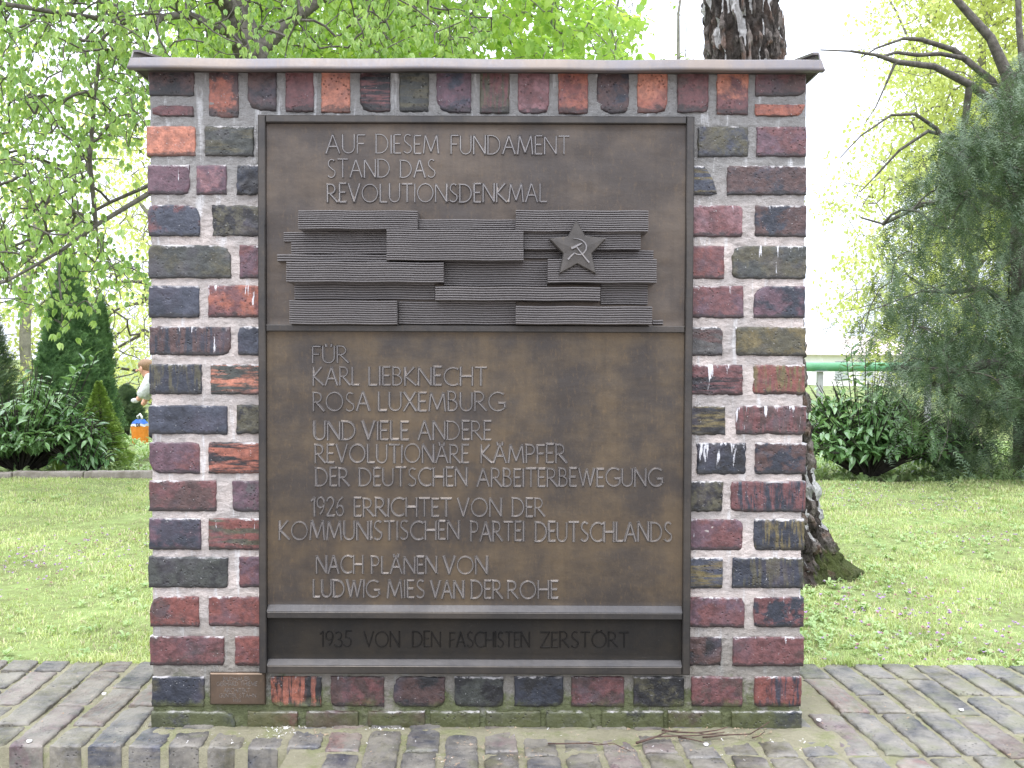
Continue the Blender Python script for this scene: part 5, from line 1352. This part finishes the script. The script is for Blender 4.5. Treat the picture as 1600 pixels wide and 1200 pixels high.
# --- laurels
def laurel_leaf(seed):
    r = random.Random(seed); parts = []
    v, q, t = leaflet(.098 * r.uniform(.85, 1.15), .032 * r.uniform(.9, 1.15), r.uniform(.12, .4), .16, 3)
    return v, np.array(q), np.array(t)
def laurel(label, pxc, pyt, halfw, Y, n, seed, nparts, spires=(), base_py=None, depth=.7):
    b0 = P(pxc, 735, Y); b0 = Vector((b0.x, Y, gz(b0.x, Y))); H = P(pxc, pyt, Y).z - b0.z; hw = halfw / F * (Y + 2.2)
    t = thing('laurel_shrub', label, 'shrub', b0, 'laurels'); r = np.random.default_rng(seed)
    # stems radiate from the stool; leaf whorls along their upper halves
    limbs, pts, yaws, pits = [], [], [], []; A = []; B = []; RA = []; RB = []
    for k in range(n):
        a = r.random() * 2 * math.pi; q = r.random() ** .6; reach = hw * q; hh = H * (1 - .55 * q ** 2.2) * (.55 + .45 * r.random()) * (.9 + .2 * math.sin(a * 3 + seed))
        tip_ = np.array([math.cos(a) * reach, math.sin(a) * reach * depth, max(.1, hh)])
        p0 = np.array([math.cos(a) * .06, math.sin(a) * .06, 0.0]); m_ = p0 + (tip_ - p0) * .5 + np.array([0, 0, .12 * H])
        pr0 = p0
        for t_ in (.35, .7, 1.0):
            c_ = (1 - t_) ** 2 * p0 + 2 * t_ * (1 - t_) * m_ + t_ ** 2 * tip_
            A.append(pr0); B.append(c_); RA.append(.007 * (1.2 - t_ * .6)); RB.append(.006 * (1.1 - t_ * .7)); pr0 = c_
        d = (tip_ - m_); d /= np.linalg.norm(d)
        for j in range(9):
            s_ = r.random() ** .6 * .32; yaw = j * 2.4 + r.normal() * .3
            pts.append(tip_ - d * s_ * .8 + r.normal(size=3) * .012); yaws.append(yaw); pits.append(-.35 + .95 * r.random() + s_ * 1.2)
    for (px_, py_) in spires:
        e_ = P(px_, py_, Y) - b0; e_ = np.array(e_); A.append(np.array([e_[0] * .4, 0, .1])); B.append(e_); RA.append(.006); RB.append(.003)
        for j in range(16):
            s_ = j / 16; pts.append(e_ * (1 - s_ * .45) + r.normal(size=3) * .01 + np.array([-.02 * s_, 0, 0])); yaws.append(j * 2.4); pits.append(-.9 + s_ * 1.2)
    V, q = frustums(np.array(A), np.array(B), np.array(RA), np.array(RB), 5); link('stems', mesh_np('stems', V, [q], True), M['bark_dark'], t)
    pts = np.array(pts) + np.array(b0); npt = len(pts)
    protos = [laurel_leaf(s) for s in range(6)]
    sc = .75 + .45 * r.random(npt)
    mt4 = rot_mats(npt, r, pts, sc, yaw=np.array(yaws), pitch=np.array(pits), roll=(r.random(npt) - .5) * .9)
    pick = r.integers(0, 6, npt); v = (pts - np.array(CAM)) @ np.array(RC); u = v[:, 0] / -v[:, 2] * F + 800
    vis = (u > -5) & (u < 1605) & ~((u > 232) & (u < 1258)); front = np.where(vis, -(pts[:, 1] - b0.y) + .3 * (pts[:, 2] - b0.z) + 10, 0)
    idx = np.argsort(-front)[:nparts]; idx = idx[front[idx] > 0]; solo = np.zeros(npt, bool); solo[idx] = True
    meshes = [mesh_np('leaf', p[0], [p[1], p[2]], True) for p in protos]
    for me in meshes: me.materials.append(M['laurel'])
    for i in idx:
        o = bpy.data.objects.new('leaf', meshes[pick[i]]); col.objects.link(o); o.parent = t
        o.matrix_basis = Matrix.Translation(-b0) @ Matrix([list(row) for row in mt4[i]])
    V, fs = scatter(protos, mt4[~solo], pick[~solo]); o = link('foliage', mesh_np('foliage', V, fs, True), M['laurel'], t, -b0); o['kind'] = 'stuff'
laurel('broad glossy cherry laurel at the left edge of the picture', 35, 568, 165, 5.3, 400, 701, 200, spires=[(150, 556), (120, 575), (135, 560)])
laurel('smaller glossy laurel with leaves reaching toward the dwarf conifer', 130, 640, 55, 5.1, 60, 702, 90, spires=[(118, 650)])
laurel('dense glossy cherry laurel right of the wall behind the birch root', 1355, 576, 155, 5.2, 430, 703, 280, spires=[(1330, 545), (1352, 560), (1322, 555)])
laurel('shaded laurel in the gap between the glossy one and the yew', 1480, 630, 80, 5.7, 110, 704, 0)

# --- ground plants in the beds behind the lawn
r = np.random.default_rng(77); k = 4200
bx = (r.random(k) * 2 - 1) * 6; by = KERB_Y + .07 + r.random(k) ** 1.5 * 5
pr = [rosette(50 + s, 6, .06, .022, .9) for s in range(4)]
mt4 = rot_mats(k, r, np.stack([bx, by, ground_h(bx, by) - .03], 1), .5 + .8 * r.random(k), pitch=(r.random(k) - .5) * .5)
V, fs = scatter(pr, mt4, r.integers(0, 4, k))
tag(link('ground_cover', mesh_np('ground_cover', V, fs), M['weed'], kind='stuff'), 'loose low green plants covering the earth of the shrub bed', 'ground cover')
def blade_tuft(name, label, px_, py_, n, h, seed):
    g = G(px_, py_, LAWN_Z - .03); r = np.random.default_rng(seed); V = []; Q = []; T = []
    for i in range(n):
        a = r.random() * 6.283; l = h * (.6 + .5 * r.random()); ln = .25 + .5 * r.random(); b = a + 1.57; wv = .004
        p = np.array([r.normal() * .03, r.normal() * .03, 0]); e_ = np.array([math.cos(b) * wv, math.sin(b) * wv, 0]); d = np.array([math.cos(a), math.sin(a), 0])
        o = len(V); V += [p - e_, p + e_, p + d * l * ln * .4 + [0, 0, l * .6] + e_, p + d * l * ln * .4 + [0, 0, l * .6] - e_, p + d * l * ln + [0, 0, l * .85]]
        Q.append((o, o + 1, o + 2, o + 3)); T.append((o + 3, o + 2, o + 4))
    tag(link(name, mesh_np(name, V, [Q, T]), M['lime'], None, g), label, 'plant')
blade_tuft('grass_tuft', 'bright green tuft of long blades below the left laurel at the edging', 97, 738, 70, .17, 3)

# ------------------------------------------------------------------ beyond: pipe, house
M['green_paint'] = mat_simple('green_paint', lin(86, 146, 104), lin(112, 164, 126), 8, .45)
M['grey_metal'] = mat_simple('grey_metal', (.3, .3, .3, 1), (.4, .4, .4, 1), 20, .6)
Y = 13.0
a = P(1225, 573, Y); c_ = P(1640, 574, Y); rp = 7.0 / F * (Y + 2.2)
pipe = thing('green_pipe', 'thick green painted pipe carried on posts beyond the laurel', 'pipe', (a.x, Y, gz(a.x, Y)))
mb = MB(); mb.tube([(0, 0, a.z - pipe.location.z), (c_.x - a.x, 0, c_.z - pipe.location.z)], [rp, rp], 20); mb.build('pipe_run', M['green_paint'], pipe, True)
for xx in (.55, 2.2):
    mb = MB(); mb.box(xx - .04, xx + .04, -.04, .04, -.1, a.z - pipe.location.z - rp * .9); mb.box(xx - .09, xx + .09, -.09, .09, a.z - pipe.location.z - rp * 1.05, a.z - pipe.location.z - rp * .9 + .002)
    mb.build('post', M['grey_metal'], pipe)
M['render'] = mat_simple('pale_render', (.78, .76, .74, 1), (.82, .80, .78, 1), 2, .9)
M['roof'] = mat_simple('pink_roof', lin(236, 214, 208), lin(232, 216, 212), 3, .85)
M['glass'] = mat_simple('window_glass', (.42, .44, .46, 1), None, 3, .15, spec=.6)
Y = 45.0; a = P(1285, 590, Y); b = P(1420, 555, Y); zt = P(1345, 543, Y).z
hs = thing('far_house', 'pale low house with a pinkish roof glimpsed over the green pipe', 'house', (a.x, Y, gz(a.x, Y)))
zb0 = 0.0; ze = b.z - hs.location.z; zr = zt - hs.location.z; W_ = b.x - a.x
mb = MB(); mb.box(0, W_, 0, 6, -.2, ze); mb.build('wall', M['render'], hs)
mb = MB(); mb.prism([(-.3, ze + .003), (6.3, ze + .003), (3, zr + .6)], -.3, W_ + .3); mb.build('roof', M['roof'], hs)
for k in range(3):
    mb = MB(); x = .6 + k * 1.2; mb.box(x, x + .6, -.03, .02, ze - 1.2, ze - .3); mb.build('window', M['glass'], hs)

# ------------------------------------------------------------------ the person and the bag at left
def skin_body(name, verts, edges, rads, mat, parent, sub=2):
    me = bpy.data.meshes.new(name); me.from_pydata([tuple(v) for v in verts], edges, []); me.update()
    o = bpy.data.objects.new(name, me); col.objects.link(o)
    md = o.modifiers.new('skin', 'SKIN'); md.use_smooth_shade = True
    sv = me.skin_vertices[0].data
    for i, rr in enumerate(rads): sv[i].radius = (rr, rr); sv[i].use_root = (i == 0)
    s_ = o.modifiers.new('sub', 'SUBSURF'); s_.levels = sub; s_.render_levels = sub
    me.materials.append(mat)
    if parent is not None: o.parent = parent
    return o
YH = 9.6
PXM = (YH + 2.2) / F
g = P(262, 700, YH); pz = gz(g.x, YH)
person = thing('person', 'person in white jacket and black trousers bending forward beyond the left edge of the wall', 'person', (g.x, YH, pz))
def Q(px_, py_, dy=0): p = P(px_, py_, YH + dy); return (p.x - g.x, dy, p.z - pz)
M['skin'] = mat_simple('skin', lin(214, 160, 134), lin(224, 172, 146), 30, .6, bumps=.05)
M['white_cloth'] = mat_simple('white_cloth', (.62, .62, .62, 1), (.74, .74, .73, 1), 12, .85, bumps=.8, dist=.03)
M['black_cloth'] = mat_simple('black_cloth', (.012, .012, .015, 1), (.025, .025, .03, 1), 20, .85)
M['hair'] = mat_simple('hair', (.20, .12, .07, 1), (.34, .21, .12, 1), 90, .6, bumps=.6)
hip, ch, nk, hd = Q(264, 618), Q(243, 598), Q(231, 588), Q(224, 575)
add = lambda p, q: tuple(a_ + b_ for a_, b_ in zip(p, q))
body = skin_body('body', [hip, ch, nk, add(hd, (0, 0, -.02)), hd, Q(236, 594, -.14), Q(226, 612, -.16), Q(218, 622, -.15), Q(214, 625, -.14),
                          Q(238, 594, .14), Q(232, 612, .16), Q(226, 628, .15), Q(222, 634, .15)],
                 [(0, 1), (1, 2), (2, 3), (3, 4), (1, 5), (5, 6), (6, 7), (7, 8), (1, 9), (9, 10), (10, 11), (11, 12)],
                 [.12, .12, .05, .055, .085, .05, .04, .032, .035, .05, .04, .032, .035], M['skin'], person)
skin_body('jacket', [add(hip, (0, 0, .0)), ch, add(nk, (.02, 0, -.01)), Q(236, 594, -.14), Q(226, 611, -.16), Q(217, 622, -.15), Q(238, 594, .14), Q(232, 612, .16), Q(226, 626, .15), Q(240, 618)],
          [(0, 1), (1, 2), (1, 3), (3, 4), (4, 5), (1, 6), (6, 7), (7, 8), (1, 9)], [.15, .155, .075, .085, .075, .062, .085, .07, .06, .13], M['white_cloth'], person)
skin_body('trousers', [hip, Q(262, 640, -.09), Q(256, 668, -.1), Q(258, 700, -.1), Q(266, 640, .09), Q(262, 668, .1), Q(266, 700, .1)],
          [(0, 1), (1, 2), (2, 3), (0, 4), (4, 5), (5, 6)], [.155, .10, .075, .06, .10, .075, .06], M['black_cloth'], person)
# hair cap with a knot at the back, nose and ear
mb = MB()
def blob(mb, c, rx, ry, rz, n=12, m=8, cut=-2):
    vs = []; fs = []
    for i in range(m + 1):
        th = math.pi * i / m
        for j in range(n):
            ph_ = 2 * math.pi * j / n; vs.append((c[0] + rx * math.sin(th) * math.cos(ph_), c[1] + ry * math.sin(th) * math.sin(ph_), c[2] + rz * math.cos(th)))
    for i in range(m):
        for j in range(n): fs.append((i * n + j, i * n + (j + 1) % n, (i + 1) * n + (j + 1) % n, (i + 1) * n + j))
    mb.add(vs, fs)
blob(mb, add(hd, (.03, 0, .035)), .095, .085, .075); blob(mb, add(hd, (.11, 0, .03)), .04, .04, .04)
mb.build('hair', M['hair'], person, True)
mb = MB(); blob(mb, add(hd, (-.080, 0, -.03)), .014, .010, .014); mb.build('nose', M['skin'], person, True)
mb = MB(); blob(mb, add(hd, (.0, -.082, -.01)), .018, .01, .03); mb.build('ear', M['skin'], person, True)
mb = MB(); blob(mb, Q(211, 626, -.14), .05, .03, .03); mb.build('glove', M['white_cloth'], person, True)
for dy, px_ in ((-.1, 256), (.1, 264)):
    mb = MB(); q = Q(px_, 700, dy); blob(mb, (q[0] - .05, q[1], .04), .13, .05, .05); mb.build('shoe', M['black_cloth'], person, True)
# carrier bag: orange body, blue and white top with black print
bg0 = P(219, 697, YH - .5); Yb = YH - .5
bag = thing('carrier_bag', 'orange, white and blue plastic carrier bag standing beside the person', 'bag', (bg0.x, Yb, bg0.z))
M['orange_plastic'] = mat_simple('orange_plastic', (.80, .24, .02, 1), (.85, .30, .04, 1), 14, .4, bumps=.6, dist=.02)
M['blue_plastic'] = mat_simple('blue_plastic', (.02, .11, .50, 1), (.03, .15, .55, 1), 14, .4)
M['white_plastic'] = mat_simple('white_plastic', (.72, .72, .72, 1), (.8, .8, .8, 1), 14, .4)
M['print'] = mat_simple('black_print', (.02, .02, .03, 1), None, 14, .5)
px2 = (Yb + 2.2) / F
def bagring(z0, z1, w0, w1, nm, mt):
    mb = MB(); n = 14; vs = []
    for t in range(4):
        f = t / 3; z = z0 + (z1 - z0) * f; ww = w0 + (w1 - w0) * f
        for j in range(n):
            a_ = 2 * math.pi * j / n; k_ = 1 + .12 * math.sin(j * 2.7 + t * 1.9)
            vs.append((math.cos(a_) * ww * k_, math.sin(a_) * ww * .55 * k_, z + .01 * math.sin(j * 3.1)))
    fs = [(t * n + j, t * n + (j + 1) % n, (t + 1) * n + (j + 1) % n, (t + 1) * n + j) for t in range(3) for j in range(n)]
    mb.add(vs, fs); mb.build(nm, M[mt], bag, True)
bagring(0, 31 * px2, 11 * px2, 14 * px2, 'body', 'orange_plastic'); bagring(31.3 * px2, 35 * px2, 13.6 * px2, 13 * px2, 'white_band', 'white_plastic'); bagring(35.3 * px2, 42 * px2, 12.8 * px2, 7 * px2, 'top', 'blue_plastic')
mb = MB(); mb.tube([(-.01, 0, 40 * px2), (-.03, 0, 47 * px2), (0.0, 0, 50 * px2), (.02, 0, 46 * px2), (.02, 0, 40 * px2)], [.012, .014, .014, .014, .012], 7); mb.build('handle', M['white_plastic'], bag, True)
mb = MB(); x = -2.5 * px2
for gch in 'DI':
    gw, st_ = GL[gch]
    for s_ in st_:
        pts = [(x + a_ * 4.2 * px2, 31.6 * px2 + b_ * 4.4 * px2) for a_, b_ in s_]; stroke(mb, pts, -.55 * 14.6 * px2, .5 * px2, .003, random)
    x += (gw + .3) * 4.2 * px2
mb.build('print', M['print'], bag)

# ------------------------------------------------------------------ small litter on the paving
M['twig'] = mat_simple('twig_bark', (.05, .03, .025, 1), (.13, .08, .06, 1), 60, .8)
M['scale'] = mat_simple('bud_scale', (.32, .20, .12, 1), (.50, .38, .28, 1), 60, .7)
M['petal'] = mat_simple('petal', (.75, .72, .70, 1), (.85, .83, .8, 1), 60, .7)
def twig(pts_px, r0, label, side=()):
    g0 = G(pts_px[0][0], pts_px[0][1], 0.006); mb = MB()
    def chain(pl, r_):
        v = []
        for q_ in pl:
            h_ = q_[2] if len(q_) > 2 else 0.0
            v.append(G(q_[0], q_[1], 0.006 + h_) - g0); mb.tube(v, [r_ * (1 - .6 * i / max(1, len(v) - 1)) for i in range(len(v))], 6)
    chain(pts_px, r0)
    for s_ in side: chain(s_, r0 * .55)
    o = mb.build('twig', M['twig'], None, True); o.location = g0; tag(o, label, 'twig', 'fallen twigs')
twig([(994, 1161), (1010, 1156, .004), (1026, 1151, .006), (1050, 1150, .008), (1090, 1149, .008), (1132, 1144, .02)], .0030, 'longest dark twig lying against the foot of the wall at right', [[(1026, 1151, .006), (1042, 1143, .01), (1060, 1141, .01)]])
twig([(1034, 1141, .004), (1060, 1144, .006), (1090, 1145, .010), (1120, 1141, .016), (1137, 1136, .024)], .0026, 'upper dark twig of the small heap at the right foot of the wall', [[(1090, 1145, .01), (1105, 1148, .006), (1130, 1147, .006)]])
twig([(1060, 1152), (1080, 1155, .003), (1100, 1160, .002)], .0024, 'short dark twig pointing to the viewer from the heap')
twig([(1098, 1152, .003), (1140, 1148, .006), (1172, 1147, .012), (1190, 1136, .03), (1202, 1128, .045)], .0020, 'thin pale-tipped twig rising from the heap beside the wall corner')
twig([(856, 1162), (880, 1162, .002), (918, 1161, .004), (935, 1164, .005), (958, 1161, .006), (972, 1168, .003), (985, 1174)], .0020, 'slender crooked twig lying alone left of the heap', [[(918, 1161, .004), (930, 1160, .003), (945, 1163, .002)]])
twig([(1175, 1153), (1186, 1150, .003), (1195, 1143, .006)], .0018, 'tiny forked twig right of the heap')
def crumbs(name, label, mat, n, size, zone, seed, cat, clusters=()):
    r = np.random.default_rng(seed); p = []
    for i in range(n):
        if clusters and r.random() < .5: c_ = clusters[r.integers(len(clusters))]; g_ = G(c_[0] + r.normal() * 14, c_[1] + r.normal() * 5, 0)
        else: g_ = G(zone[0] + (zone[1] - zone[0]) * r.random(), zone[2] + (zone[3] - zone[2]) * r.random(), 0)
        if g_.y > -0.012 and -0.76 < g_.x < .70 and g_.y < TH + .02: continue
        if g_.x < step_x and g_.y < EDGE_Y + .01: continue
        p.append((g_.x, g_.y, max(.003, float(joint_h(np.array([g_.x]), np.array([g_.y]))[0]) + .002)))
    p = np.array(p); k_ = len(p)
    pr_ = [rosette(200 + s, 2 + s % 2, .006, .004, .3) for s in range(3)]
    V, fs = scatter(pr_, rot_mats(k_, r, p, size * (.4 + .9 * r.random(k_)), pitch=(r.random(k_) - .5), roll=(r.random(k_) - .5)), r.integers(0, 3, k_))
    tag(link(name, mesh_np(name, V, fs), M[mat], kind='stuff'), label, cat)
crumbs('bud_scales', 'brown bud scales and crumbs scattered over the paving', 'scale', 420, .55, (0, 1600, 1045, 1200), 9, 'litter', [(1180, 1152), (1050, 1150), (820, 1180), (740, 1165), (500, 1150), (1160, 1150), (700, 1190), (980, 1175)])
crumbs('grit', 'pale grit lying on the paving at the foot of the wall', 'petal', 190, .45, (240, 1300, 1137, 1195), 10, 'grit', [(430, 1144), (445, 1148), (600, 1142)])
for k, (a_, b_, lb) in enumerate([(163, 1084, 'white petal on the paving left of the wall'), (46, 1158, 'white petal near the front edge of the paving at far left'), (1502, 1109, 'white petal on the paving right of the wall'), (1103, 1163, 'white petal below the heap of twigs'),
                                  (1279, 1125, 'tiny white petal on the paver touching the right wall corner'), (447, 1138, 'white pebble at the foot of the wall, below the small plaque')]):
    g_ = G(a_, b_, .004); mb = MB(); n = 9
    mb.add([(math.cos(t * 2 * math.pi / n) * .0055, math.sin(t * 2 * math.pi / n) * .0075, .0012 + .0012 * math.cos(t * 1.4)) for t in range(n)] + [(0, 0, .0035)] + [(math.cos(t * 2 * math.pi / n) * .005, math.sin(t * 2 * math.pi / n) * .007, -.001) for t in range(n)],
           [(t, (t + 1) % n, n) for t in range(n)] + [(n + 1 + t, n + 1 + (t + 1) % n, (t + 1) % n, t) for t in range(n)])
    o = mb.build('petal' if k < 5 else 'pebble', M['petal'], None, True); o.location = g_; tag(o, lb, 'petal' if k < 5 else 'pebble')
